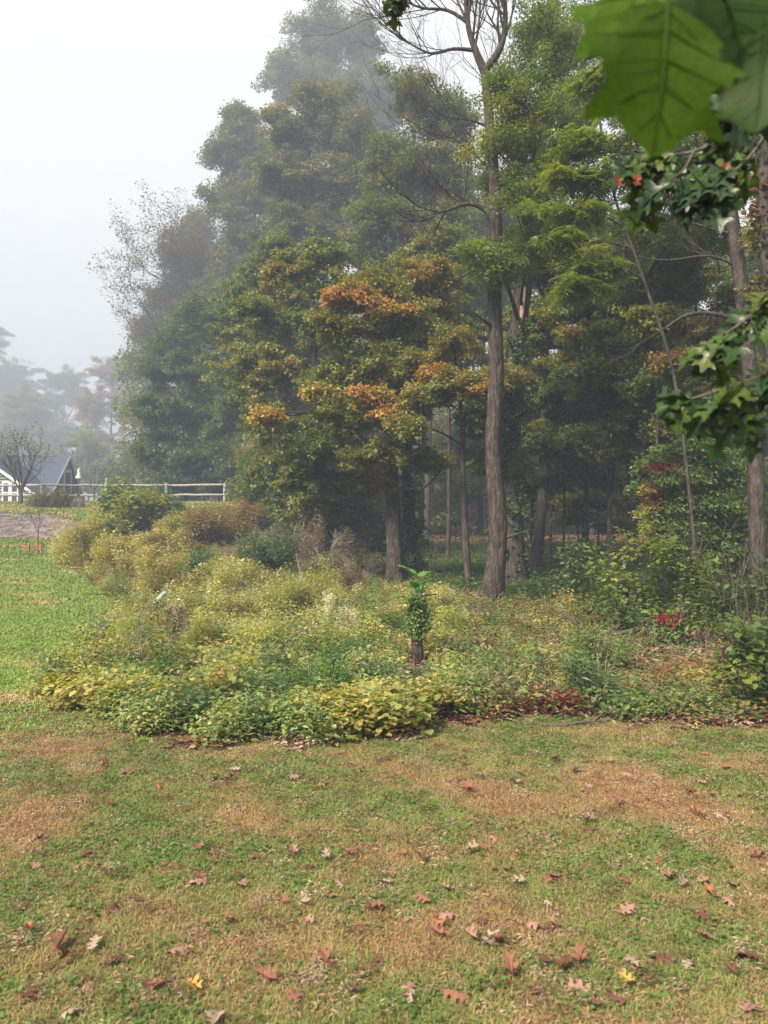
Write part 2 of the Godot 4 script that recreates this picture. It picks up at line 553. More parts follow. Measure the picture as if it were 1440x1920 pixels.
# ---------------------------------------------------------------- trees
# one mass of a crown: sprays that run outwards from its middle and hang at their ends, with looser leaves between them
func crown_mass(centre: Vector3, radii: Vector3, key: String, grain: float, dense: float, pal: String, where: Array, tint: PackedColorArray, lobes: Array) -> void:
	var big := (radii.x + radii.y + radii.z) / 3.0
	var count := clampi(int(8.0 + 13.0 * minf(big, 1.0) + big * big * 3.2), 8, 70)
	for i in count:
		var dir := ball().normalized()
		dir.y = dir.y * 0.85 + 0.08
		var reach := rnd(0.5, 1.2) + (rnd(0.2, 0.5) if rng.randf() < 0.16 else 0.0)
		var a := centre + dir * radii * 0.12
		var e := centre + dir * radii * reach + Vector3.DOWN * big * rnd(0.0, 0.22)
		var mid := (a + e) * 0.5 + Vector3.UP * big * 0.12
		lobes.append(e)
		var l := a.distance_to(e)
		var n := int(dense * 6.5 * l / grain * 0.5 + 3.0)
		var wide := big * rnd(0.13, 0.24) + 0.08
		for k in n:
			var t := rnd(0.3, 1.0)
			var q := a.lerp(mid, t).lerp(mid.lerp(e, t), t)
			var w := wide * (1.25 - t) + 0.04
			var pos := q + ball() * Vector3(w, w * 0.5, w)
			var b := Basis.from_euler(Vector3(rnd(-0.45, 0.45), rnd(0, TAU), rnd(-0.45, 0.45))).scaled(Vector3.ONE * grain * 2.0 * rnd(0.6, 1.2) * (1.15 - 0.4 * t))
			where.append(Transform3D(b, pos))
			tint.append(hue(pal, pos, 1.0, 0.24))
	for i in int(count * dense * 1.6):
		var pos := centre + ball() * radii * 0.95
		where.append(Transform3D(Basis.from_euler(Vector3(rnd(-0.5, 0.5), rnd(0, TAU), rnd(-0.5, 0.5))).scaled(Vector3.ONE * grain * rnd(1.0, 2.0)), pos))
		tint.append(hue(pal, pos, 1.0, 0.24))


# spec: name, label, cat, group, d, path (pixels), r0, r1, masses [px, py, rx, ry, depth offset], key, grain, dense, pal, limbs
func tree(s: Dictionary) -> Node3D:
	rng.seed = hash(s.label)
	var d: float = s.d
	var path: Array = s.path
	var base := foot(path[0][0], d)
	var o := thing(s.get("name", "tree"), base, s.label, "tree", s.get("group", ""))
	var pts := [Vector3.DOWN * 0.15]
	for i in path.size():
		var q: Array = path[i]
		var dd: float = d + (q[2] if q.size() > 2 else 0.0)
		pts.append(Vector3.ZERO if i == 0 else at(q[0], q[1], dd) - base)
	var line := smoothed(pts, 12)
	var bark: Material = M[s.get("bark", "bark")]
	var sh := Shape.new()
	sh.tube(line, tapered(line.size(), s.r0, s.r1, 0.8), (72 if d < 22.0 and s.r0 > 0.12 else 16) if s.r0 > 0.12 else 8, Color.WHITE, 0.07, 0.75 if s.r0 > 0.12 else 0.2, rnd(0, 6))
	part("trunk", sh.done(), bark, o)
	for l in s.get("limbs", []):
		var lp := []
		for q in l.p:
			lp.append(at(q[0], q[1], d + (q[2] if q.size() > 2 else 0.0)) - base)
		var ll := smoothed(lp, 4)
		var ls := Shape.new()
		ls.tube(ll, tapered(ll.size(), l.r, l.r * 0.3), 7, Color.WHITE, 0.06)
		var tips := []
		for k in l.get("twigs", 0):
			var i := ll.size() - 1 - rng.randi_range(0, int(ll.size() * 0.7))
			var dir := (ll[mini(i + 1, ll.size() - 1)] - ll[maxi(i - 1, 0)]).normalized() + ball() * 0.9 + Vector3.UP * 0.25
			grow(ls, ll[i], dir, l.get("reach", 1.2) * rnd(0.6, 1.2), l.r * 0.34, 3, tips)
		part("branch", ls.done(), bark, o)
	for k in (5 if s.r0 > 0.2 and d < 22.0 else 0):   # broken stubs
		var i := rng.randi_range(int(line.size() * 0.15), int(line.size() * 0.75))
		var a := rnd(0, TAU)
		var out := Vector3(cos(a), rnd(0.1, 0.7), sin(a))
		var stub := Shape.new()
		stub.tube(PackedVector3Array([line[i], line[i] + out * s.r0 * 1.1, line[i] + out * (s.r0 + rnd(0.1, 0.5))]), PackedFloat32Array([0.06, 0.035, 0.014]), 6, Color.WHITE, 0.15)
		part("stub", stub.done(), bark, o)
	var where := []
	var tint := PackedColorArray()
	for m in s.get("masses", []):
		var dd: float = d + (m[4] if m.size() > 4 else 0.0)
		var k := dd / F
		var c := at(m[0], m[1], dd)
		var lobes := []
		var pal: String = m[5] if m.size() > 5 else s.pal
		crown_mass(c, Vector3(m[2], m[3], (m[2] + m[3]) * 0.5) * k, s.key, s.grain, s.get("dense", 1.0), pal, where, tint, lobes)
		# the limb that carries this mass, and its twigs
		var best := 0
		var least := 1e9
		for i in line.size():
			var w := line[i] + base
			var cost := absf(w.y - (c.y - m[3] * k * 0.8)) + 0.3 * w.distance_to(c)
			if cost < least:
				least = cost
				best = i
		var a := line[best] + base
		var bs := Shape.new()
		var reach := a.distance_to(c)
		var r := clampf(0.012 * reach + 0.012, 0.015, s.r0 * 0.45)
		var bl := smoothed([a - base, a.lerp(c, 0.45) + Vector3.UP * reach * 0.08 + ball() * reach * 0.06 - base, c - base], 5)
		bs.tube(bl, tapered(bl.size(), r, r * 0.45), 6, Color.WHITE, 0.05)
		for i in mini(lobes.size(), 12):
			var e: Vector3 = lobes[i] - base
			var st := bl[rng.randi_range(bl.size() / 2, bl.size() - 1)]
			var tl := smoothed([st, st.lerp(e, 0.5) + ball() * 0.12 * st.distance_to(e), e], 3)
			bs.tube(tl, tapered(tl.size(), r * 0.45, r * 0.12), 4)
		part("branch", bs.done(), bark, o)
	for i in where.size():
		where[i].origin -= base
	if where.size():
		scatter("crown", C[s.key + str(rng.randi_range(0, 2))], M.leaf, where, tint, o)
	for v in s.get("ivy", []):           # [fraction from, to, radius, count, palette]
		var iw := []
		var it := PackedColorArray()
		for k in v[3]:
			var i := int(lerpf(v[0], v[1], rng.randf()) * (line.size() - 1))
			var f := rng.randf()
			var pos: Vector3 = line[i].lerp(line[mini(i + 1, line.size() - 1)], f) + ball() * v[2] * Vector3(1, 0.6, 1)
			iw.append(Transform3D(Basis.from_euler(Vector3(rnd(-0.6, 0.6), rnd(0, TAU), rnd(-0.6, 0.6))).scaled(Vector3.ONE * rnd(0.8, 1.3)), pos))
			it.append(hue(v[4], pos + base))
		scatter("ivy_foliage", C["ivy0"], M.leaf, iw, it, o)
	return o


func grow(s: Shape, from: Vector3, dir: Vector3, length: float, r: float, level: int, tips: Array, rise := 0.12) -> void:
	var pts := [from]
	var d := dir.normalized()
	var p := from
	for i in 3:
		d = (d + ball() * 0.22 + Vector3.UP * rise).normalized()
		p += d * length / 3.0
		pts.append(p)
	var line := smoothed(pts, 2)
	s.tube(line, tapered(line.size(), r, r * 0.5), 4 if r < 0.03 else 6)
	tips.append(p)
	if level <= 0:
		return
	for k in 3:
		var q: Vector3 = pts[3 - (k % 2)] if k < 2 else pts[1]
		grow(s, q, d + ball() * 0.85, length * rnd(0.55, 0.8), r * 0.52, level - 1, tips, rise)


# a tree that has lost most of its leaves: trunk, several leaders each a part, sparse leaves
func bare_tree(called: String, label: String, group: String, base_px: float, d: float, height: float, r: float, leaders: Array, level: int, key: String, share: float, pal: String, bark: String, fork := 0.25, reach := 1.0) -> Node3D:
	rng.seed = hash(label)
	var base := foot(base_px, d)
	var o := thing(called, base, label, "tree", group)
	var sh := Shape.new()
	var top_ := Vector3(0, height * fork, 0)
	var line := smoothed([Vector3.DOWN * 0.1, Vector3(r * 0.3, height * fork * 0.5, 0), top_], 4)
	sh.tube(line, tapered(line.size(), r, r * 0.75), 8, Color.WHITE, 0.05, 0.25)
	part("trunk", sh.done(), M[bark], o)
	var tips := []
	for l in leaders:                     # directions
		var bs := Shape.new()
		grow(bs, top_ * rnd(0.8, 1.0), l, height * rnd(0.3, 0.38) * reach, r * 0.42 * (0.5 + 0.5 * reach), level, tips)
		part("branch", bs.done(), M[bark], o)
	if share > 0.0:
		var where := []
		var tint := PackedColorArray()
		for t in tips:
			for twice in (2 if share >= 1.0 else int(rng.randf() < share)):
				where.append(Transform3D(Basis.from_euler(Vector3(rnd(-0.4, 0.4), rnd(0, TAU), rnd(-0.4, 0.4))).scaled(Vector3.ONE * rnd(0.7, 1.3) * maxf(1.0, d / 34.0)), t + ball() * 0.15 * maxf(1.0, d / 20.0)))
				tint.append(hue(pal, t + base))
		scatter("crown", C[key + "1"], M.leaf, where, tint, o)
	return o


# ---------------------------------------------------------------- weeds and shrubs
# kinds: cluster, cluster scale, palette, fill (clusters per cubic metre), material
const KIND := {
	"goldenrod": ["fine", 1.0, "goldenrod", 150.0], "straw": ["fine", 1.0, "straw", 150.0], "vine": ["vine", 0.85, "vine_yellow", 80.0],
	"bramble": ["bramble", 0.95, "vine_yellow", 110.0], "bramble_green": ["bramble", 0.95, "weed_green", 110.0], "mugwort": ["mug", 1.0, "mugwort", 120.0], "deep": ["bramble", 0.9, "deep", 130.0],
	"dry": ["fluff", 1.7, "dry", 130.0], "fluff": ["fluff", 1.1, "fluff", 150.0], "rust": ["bramble", 1.0, "rust", 100.0], "red": ["bramble", 0.75, "red", 170.0], "bright": ["mug", 0.9, "bright", 130.0],
	"shrub": ["bramble", 1.5, "maple_green", 40.0], "shrub_yellow": ["vine", 1.3, "yellow_green", 34.0], "shrub_lime": ["vine", 1.25, "lime", 36.0], "big_vine": ["vine", 1.6, "lime", 30.0],
	"shrub_dark": ["bramble", 1.6, "dark_green", 36.0], "shrub_gold": ["bramble", 1.5, "maple_gold", 34.0], "hedge": ["fine", 1.8, "dusk", 40.0], "hedge_rust": ["fine", 1.8, "russet", 40.0],
}


func shrub(called: String, kind: String, px: float, py: float, w: float, h: float, label: String, category := "shrub", group := "", d := 0.0) -> Node3D:
	rng.seed = hash(label)
	var base := land(px, py) if d == 0.0 else foot(px, d)
	var k := -base.z / F
	var rx := w * k * 0.5
	var hy := h * k * 1.2
	var o := thing(called, base, label, category, group)
	var spec: Array = KIND[kind]
	var woody := kind.begins_with("shrub") or kind == "big_vine"
	var smat: Material = M.twig if woody or kind in ["vine", "bramble", "rust", "red"] else M.pale_twig
	for i in 5:                            # stems, each a part
		var a := rnd(0, TAU)
		var lean := Vector3(cos(a), 0, sin(a)) * rx * rnd(0.2, 0.75)
		var tip := lean + Vector3.UP * hy * rnd(0.7, 1.02)
		var line := smoothed([lean * 0.15 + Vector3.DOWN * 0.03, lean * 0.4 + Vector3.UP * hy * 0.45 + ball() * 0.06 * hy, tip], 4)
		var sh := Shape.new()
		var r := clampf(hy * 0.009, 0.003, 0.03)
		sh.tube(line, tapered(line.size(), r, r * 0.35), 5)
		for q in 3:
			var st := line[rng.randi_range(3, line.size() - 2)]
			sh.tube(PackedVector3Array([st, st + (ball() * 0.5 + lean.normalized() * 0.3 + Vector3.UP * 0.35) * hy * 0.4]), PackedFloat32Array([r * 0.5, r * 0.2]), 4)
		part("stem", sh.done(), smat, o)
	var vol := 4.2 * rx * rx * hy * 0.5
	var n := clampi(int(spec[3] * vol) + 12, 14, 900)
	var where := []
	var tint := PackedColorArray()
	var lobes := []
	for i in maxi(6, int(8.0 * vol)):
		var a := rnd(0, TAU)
		var rr := rx * sqrt(rng.randf()) * 0.95
		var y := hy * rnd(0.12, 0.95) * (1.0 - 0.3 * (rr / rx) * (rr / rx))
		lobes.append(Vector3(cos(a) * rr, y, sin(a) * rr))
	for i in n:
		var c: Vector3 = lobes[rng.randi_range(0, lobes.size() - 1)]
		var pos := c + ball() * Vector3(rx * 0.36, hy * 0.24, rx * 0.36)
		if rng.randf() < 0.08:
			pos.y += hy * rnd(0.1, 0.35)
		pos.y = maxf(pos.y, 0.03)
		var sc: float = spec[1] * rnd(0.7, 1.25) * (1.0 + 0.7 * smoothstep(12.0, 32.0, -base.z))
		where.append(Transform3D(Basis.from_euler(Vector3(rnd(-0.4, 0.4), rnd(0, TAU), rnd(-0.4, 0.4))).scaled(Vector3.ONE * sc), pos))
		tint.append(hue(spec[2], pos + base, 0.5, 0.45))
	scatter("foliage", C[spec[0] + str(rng.randi_range(0, 2))], M.leaf, where, tint, o)
	return o


# ---------------------------------------------------------------- the scene
func _ready() -> void:
	var cam := Camera3D.new()
	cam.name = "camera"
	add_child(cam)
	cam.position = EYE
	cam.rotation = Vector3(tilt, 0, 0)
	cam.fov = 67.3
	var lens := CameraAttributesPhysical.new()      # a phone's main lens, on a frame 24 mm high
	lens.frustum_focal_length = 18.03
	lens.frustum_focus_distance = 12.0
	lens.frustum_near = 0.05
	lens.frustum_far = 900.0
	lens.exposure_aperture = 2.6
	cam.attributes = lens
	cam.current = true

	var we := WorldEnvironment.new()
	we.name = "world"
	var e := Environment.new()
	e.background_mode = Environment.BG_SKY
	var sky := Sky.new()
	var sm := ProceduralSkyMaterial.new()
	sm.sky_top_color = Color(0.62, 0.613, 0.603)
	sm.sky_horizon_color = Color(0.625, 0.637, 0.632)
	sm.sky_curve = 0.2
	sm.ground_bottom_color = Color(0.2, 0.2, 0.15)
	sm.ground_horizon_color = Color(0.3, 0.3, 0.26)
	sm.sun_angle_max = 1.0
	sky.sky_material = sm
	e.sky = sky
	e.tonemap_mode = Environment.TONE_MAPPER_LINEAR
	e.tonemap_exposure = 3.35
	e.sdfgi_enabled = true
	e.ssao_enabled = true
	e.ssil_enabled = true
	e.fog_enabled = true
	e.fog_density = 0.0032
	e.fog_light_color = Color(0.8, 0.87, 1.0)
	e.volumetric_fog_enabled = true                 # for the bank of mist beyond the fence; the rest of the air is the even fog
	e.volumetric_fog_density = 0.0
	we.environment = e
	add_child(we)

	var sun := DirectionalLight3D.new()             # a sun behind mist: soft, over the left shoulder
	sun.name = "sun"
	sun.light_energy = 1.2
	sun.light_color = Color(1.0, 0.95, 0.86)
	sun.light_angular_distance = 14.0
	sun.shadow_enabled = true
	sun.sky_mode = DirectionalLight3D.SKY_MODE_LIGHT_ONLY
	add_child(sun)
	sun.look_at_from_position(Vector3(-5.2, 7.5, 6.0), Vector3.ZERO)

	patch.seed = 7
	patch.frequency = 0.05
	patch.fractal_octaves = 3
	fine_noise.seed = 19
	fine_noise.frequency = 0.06
	make_materials()
	make_palettes()
	make_clusters()
	make_ground()
	make_house()
	make_fence()
	make_far_trees()
	var mist := FogVolume.new()
	mist.name = "mist_bank"
	mist.shape = RenderingServer.FOG_VOLUME_SHAPE_ELLIPSOID
	mist.size = Vector3(300, 66, 190)
	mist.position = Vector3(-30, 24, -130)
	var fm := FogMaterial.new()
	fm.albedo = Color(0.88, 0.93, 1.0)
	fm.density = 0.0055
	mist.material = fm
	mist.set_meta("kind", "stuff")
	add_child(mist)
	make_main_trees()
	make_woods()
	make_brush()
	make_small_things()
	make_lawn()
	make_fallen_leaves()
	make_overhanging_oak()


# ---------------------------------------------------------------- ground
var bank := PackedVector2Array()        # footprint of the weeds (x, z)
var woods := PackedVector2Array()
var mulch := PackedVector2Array()


func outline(list: Array) -> PackedVector2Array:
	var out := PackedVector2Array()
	for q in list:
		var p := land(q[0], q[1])
		out.append(Vector2(p.x, p.z))
	return out


func inside(poly: PackedVector2Array, x: float, z: float, rough := 0.0) -> bool:
	var v := Vector2(x, z)
	if rough > 0.0:
		v += Vector2(fine_noise.get_noise_2d(x * 30.0, z * 30.0), fine_noise.get_noise_2d(x * 30.0 + 70.0, z * 30.0)) * rough
	return Geometry2D.is_point_in_polygon(v, poly)


func make_ground() -> void:
	bank = outline([[70, 1305], [180, 1350], [300, 1385], [420, 1400], [560, 1398], [680, 1396], [800, 1366], [950, 1346], [1150, 1352], [1300, 1362], [1440, 1352], [1640, 1350]])
	bank.append(Vector2(12, -9)); bank.append(Vector2(14, -16))
	bank.append_array(outline([[1100, 1130], [980, 1140], [800, 1105], [690, 1080], [600, 1040], [560, 985], [470, 952], [330, 952], [235, 968], [165, 1015], [110, 1062], [150, 1085], [215, 1130], [205, 1165], [215, 1190], [150, 1245], [90, 1275]]))
	woods = PackedVector2Array()
	woods.append_array(outline([[480, 950], [560, 985], [600, 1040], [690, 1080], [800, 1105], [980, 1140], [1100, 1130]]))
	woods.append(Vector2(14, -13)); woods.append(Vector2(60, -10)); woods.append(Vector2(120, -120)); woods.append(Vector2(-30, -120)); woods.append(Vector2(-14, -46))
	mulch = outline([[-120, 1008], [60, 1012], [185, 1012], [180, 985], [120, 968], [-120, 958]])
	var xs := PackedFloat32Array()
	var zs := PackedFloat32Array()
	var v := -400.0
	while v < 400.0:
		xs.append(v)
		var a := absf(v)
		v += 0.3 if a < 16.0 else (1.0 if a < 34.0 else (6.0 if a < 90.0 else 40.0))
	v = 200.0
	while v > -400.0:
		zs.append(v)
		v -= 0.3 if v < 3.0 and v > -24.0 else (0.6 if v < 3.0 and v > -50.0 else (6.0 if absf(v) < 100.0 else 40.0))
	var s := Shape.new()
	for j in zs.size():
		for i in xs.size():
			var x := xs[i]
			var z := zs[j]
			s.p.append(Vector3(x, ground(x, z), z))
			var h := 0.05
			s.n.append(Vector3(ground(x - h, z) - ground(x + h, z), 2.0 * h, ground(x, z - h) - ground(x, z + h)).normalized())
			var t := fine_noise.get_noise_2d(x * 12.0, z * 12.0)
			var col := Color(0.11, 0.115, 0.04).lerp(Color(0.17, 0.13, 0.06), clampf(0.5 + t, 0, 1))
			if inside(woods, x, z, 0.5):
				col = Color(0.1, 0.065, 0.045).lerp(Color(0.16, 0.1, 0.07), clampf(0.5 + t, 0, 1))
			elif inside(bank, x, z, 0.25):
				col = Color(0.09, 0.065, 0.045).lerp(Color(0.15, 0.1, 0.07), clampf(0.5 + t, 0, 1))
			s.c.append(col)
	var w := xs.size()
	for j in zs.size() - 1:
		for i in w - 1:
			var a := j * w + i
			for k in [a, a + w, a + 1, a + 1, a + w, a + w + 1]:
				s.ix.append(k)
	tag(top("ground", s.done(), M.soil), "", "", "", "structure")
	# the bed of wood mulch across the slope on the left
	var ms := Shape.new()
	var step := 0.3
	var x := -26.0
	while x < -7.0:
		var z := -26.0
		while z > -40.0:
			if inside(mulch, x, z, 0.35):
				var q := []
				for c in [[0, 0], [1, 0], [1, 1], [0, 1]]:
					var xx: float = x + c[0] * step
					var zz: float = z - c[1] * step
					q.append(Vector3(xx, ground(xx, zz) + 0.03, zz))
				var t := fine_noise.get_noise_2d(x * 20.0, z * 20.0)
				ms.quad(q[0], q[3], q[2], q[1], Color(0.17, 0.14, 0.14).lerp(Color(0.34, 0.28, 0.27), clampf(0.5 + t * 1.2, 0, 1)))
			z -= step
		x += step
	tag(top("mulch_path", ms.done(), M.mulch), "", "", "", "structure")
	rng.seed = 5
	var where := []
	var tint := PackedColorArray()
	for i in 5000:
		var q := Vector3(rnd(-26, -7), 0, rnd(-40, -26))
		if inside(mulch, q.x, q.z, 0.35):
			q.y = ground(q.x, q.z) + 0.045
			where.append(Transform3D(Basis.from_euler(Vector3(0, rnd(0, TAU), 0)).scaled(Vector3.ONE * rnd(0.7, 1.5)), q))
			var b := rnd(0.15, 0.42)
			tint.append(Color(b, b * 0.86, b * 0.84))
	scatter("wood_chips", C.chips0, M.dead, where, tint, self)


func make_house() -> void:
	var o := thing("clapboard_house", foot(60, 56.0), "grey clapboard house with steep slate roofs beyond the rail fence", "house")
	var b := o.position
	var L := func(x: float, y: float, z: float) -> Vector3: return Vector3(x, y, z) - b
	# main wing: ridge runs along x at z -56, gable end at x -23.1
	var gx := -23.1
	var ry := 7.3
	var low := 3.0
	var fz := -51.3
	var bz := -60.0
	var s := Shape.new()
	s.tri(L.call(gx - 0.1, ry - 0.1, -56.0), L.call(gx - 0.1, low, fz - 0.15), L.call(gx - 0.1, low, bz + 0.15), Color.WHITE)
	s.quad(L.call(gx - 0.1, low, fz - 0.15), L.call(gx - 12, low, fz - 0.15), L.call(gx - 12, 2.0, fz - 0.15), L.call(gx - 0.1, 2.0, fz - 0.15))
	part("wall", s.done(), M.clapboard, o)
	var cl := Shape.new()                              # lapped boards on the gable
	var y := low
	while y < ry - 0.4:
		var t := (y - low) / (ry - low)
		var z0 := lerpf(fz - 0.15, -56.0, t) - 0.05
		var z1 := lerpf(bz + 0.15, -56.0, t) + 0.05
		cl.box(L.call(gx - 0.06, y, (z0 + z1) * 0.5), Vector3(0.05, 0.1, absf(z0 - z1)), Basis(Vector3.FORWARD, 0.25))
		y += 0.2
	tag(part("siding", cl.done(), M.siding, o), "", "", "", "stuff")
	var r := Shape.new()
	for side in [[fz, 1.0], [bz, -1.0]]:
		var sz: float = side[0]
		var a: Vector3 = L.call(gx + 0.25, ry, -56.0)
		var c: Vector3 = L.call(gx - 14.0, ry, -56.0)
		var dn: Vector3 = L.call(gx + 0.25, low - 0.2, sz)
		var e: Vector3 = L.call(gx - 14.0, low - 0.2, sz)
		for k in 44:                                    # courses of shingles, each lapping the next
			var t0 := k / 44.0
			var t1 := (k + 1.0) / 44.0
			var up := Vector3(0, 0.012, 0.01 * side[1])
			r.quad(a.lerp(dn, t0), c.lerp(e, t0), c.lerp(e, t1) + up, a.lerp(dn, t1) + up)
			r.quad(a.lerp(dn, t1) + up, c.lerp(e, t1) + up, c.lerp(e, t1), a.lerp(dn, t1))
	var roof := part("roof", r.done(), M.roof, o)
	for sz in [fz, bz]:
		var tr := Shape.new()
		tr.tube(PackedVector3Array([L.call(gx + 0.2, ry - 0.1, -56.0), L.call(gx + 0.2, low - 0.3, sz)]), PackedFloat32Array([0.09, 0.09]), 4)
		part("rake_board", tr.done(), M.white_paint, roof)
	var win := part("window", box_mesh(Vector3(0.06, 2.2, 1.35)), M.white_paint, o)
	win.position = L.call(gx + 0.02, 5.15, -56.0)
	var pane := part("pane", box_mesh(Vector3(0.03, 1.75, 0.85)), M.glass, win)
	pane.position = Vector3(0.035, 0, 0)
	var win3 := part("window", box_mesh(Vector3(0.06, 0.7, 0.9)), M.white_paint, o)
	win3.position = L.call(gx + 0.02, 4.3, -57.9)
	# front wing: its gable faces the lawn at z -50
	var gz := -50.0
	var ax := -28.0
	var ay := 8.0
	var x1 := -22.3
	var w := Shape.new()
	w.tri(L.call(ax, ay - 0.15, gz), L.call(x1, 4.0, gz), L.call(ax - (x1 - ax), 4.0, gz), Color.WHITE)
	w.quad(L.call(x1, 4.0, gz), L.call(x1, 2.0, gz), L.call(2 * ax - x1, 2.0, gz), L.call(2 * ax - x1, 4.0, gz))
	part("wall", w.done(), M.clapboard, o)
	var cl2 := Shape.new()
	y = 2.6
	while y < ay - 0.5:
		var half := (x1 - ax) * clampf((ay - y) / (ay - 4.0), 0, 1)
		cl2.box(L.call(ax, y, gz + 0.04), Vector3(half * 2.0 - 0.2, 0.1, 0.05), Basis(Vector3.RIGHT, 0.25))
		y += 0.2
	tag(part("siding", cl2.done(), M.siding, o), "", "", "", "stuff")
	var r2 := Shape.new()
	for side in [1.0, -1.0]:
		var ex: float = ax + side * (x1 - ax + 0.35)
		for k in 44:
			var t0 := k / 44.0
			var t1 := (k + 1.0) / 44.0
			var p0 := Vector2(lerpf(ax, ex, t0), lerpf(ay, 3.75, t0))
			var p1 := Vector2(lerpf(ax, ex, t1) + 0.008 * side, lerpf(ay, 3.75, t1) + 0.012)
			r2.quad(L.call(p0.x, p0.y, gz + 0.3), L.call(p0.x, p0.y, gz - 5.0), L.call(p1.x, p1.y, gz - 5.0), L.call(p1.x, p1.y, gz + 0.3))
	var roof2 := part("roof", r2.done(), M.roof, o)
	for side in [1.0, -1.0]:
		var tr := Shape.new()
		tr.tube(PackedVector3Array([L.call(ax, ay - 0.12, gz + 0.32), L.call(ax + side * (x1 - ax + 0.35), 3.62, gz + 0.32)]), PackedFloat32Array([0.12, 0.12]), 4)
		part("rake_board", tr.done(), M.white_paint, roof2)
	for wx in [-24.55, -24.0]:
		var wn := part("window", box_mesh(Vector3(0.5, 1.5, 0.06)), M.white_paint, o)
		wn.position = L.call(wx, 4.25, gz + 0.1)
		for py in [-0.33, 0.33]:
			var pn := part("pane", box_mesh(Vector3(0.32, 0.55, 0.03)), M.glass, wn)
			pn.position = Vector3(0, py, 0.035)
	# the small white flared figure that shows past the gable
	var lamp := thing("bird_feeder", foot(148, 50.0), "white bell shaped feeder on a dark pole beside the house gable", "bird feeder")
	var st := Shape.new()
	var prof := [[1.78, 0.05], [1.79, 0.25], [1.86, 0.24], [2.0, 0.15], [2.12, 0.1], [2.2, 0.11], [2.27, 0.13], [2.34, 0.1], [2.4, 0.03]]
	var pts := PackedVector3Array()
	var rad := PackedFloat32Array()
	for q in prof:
		pts.append(Vector3(0, q[0] * 1.05 - 0.1, 0))
		rad.append(q[1])
	st.tube(pts, rad, 12)
	var pole := Shape.new()
	pole.tube(PackedVector3Array([Vector3.DOWN * 0.1, Vector3.UP * 1.8]), PackedFloat32Array([0.03, 0.025]), 6)
	part("pole", pole.done(), M.stake, lamp)
	part("hood", st.done(), plain(Color(0.62, 0.72, 0.66), 0.6), lamp)


func box_mesh(size: Vector3) -> ArrayMesh:
	var s := Shape.new()
	s.box(Vector3.ZERO, size)
	return s.done()


func make_fence() -> void:
	rng.seed = 44
	var first := foot(421, 42.0)
	var o := thing("split_rail_fence", first, "weathered two rail split fence crossing the top of the lawn", "fence")
	var posts := []
	for q in [[421, 42.0, 0], [312, 41.6, 0], [199, 40.8, 6], [78, 40.6, 0], [-45, 40.4, 0], [-170, 40.2, 0]]:
		posts.append([foot(q[0], q[1]) - first, q[2]])
	for q in posts:
		var s := Shape.new()
		var a: Vector3 = q[0]
		var h: float = 1.1 + rnd(-0.03, 0.03) + (0.25 if q[1] else 0.0)
		s.tube(PackedVector3Array([a + Vector3.DOWN * 0.2, a + Vector3.UP * h * 0.5, a + Vector3(rnd(-0.02, 0.02), h, 0)]), PackedFloat32Array([0.09, 0.085, 0.07]), 6, Color.WHITE, 0.12, 0.0, rnd(0, 6))
		part("post", s.done(), M.rail, o)
	for i in posts.size() - 1:
		for y in [0.45, 0.98]:
			var a: Vector3 = posts[i][0] + Vector3(0.18, y + rnd(-0.03, 0.03), rnd(-0.04, 0.04))
			var b: Vector3 = posts[i + 1][0] + Vector3(-0.18, y + rnd(-0.03, 0.03), rnd(-0.04, 0.04))
			var pts := PackedVector3Array()
			for k in 7:
				pts.append(a.lerp(b, k / 6.0) + Vector3(0, rnd(-0.025, 0.025), rnd(-0.02, 0.02)))
			var s := Shape.new()
			s.tube(pts, PackedFloat32Array([0.03, 0.06, 0.065, 0.06, 0.065, 0.06, 0.03]), 6, Color.WHITE, 0.14, 0.0, rnd(0, 6))
			part("rail", s.done(), M.rail, o)


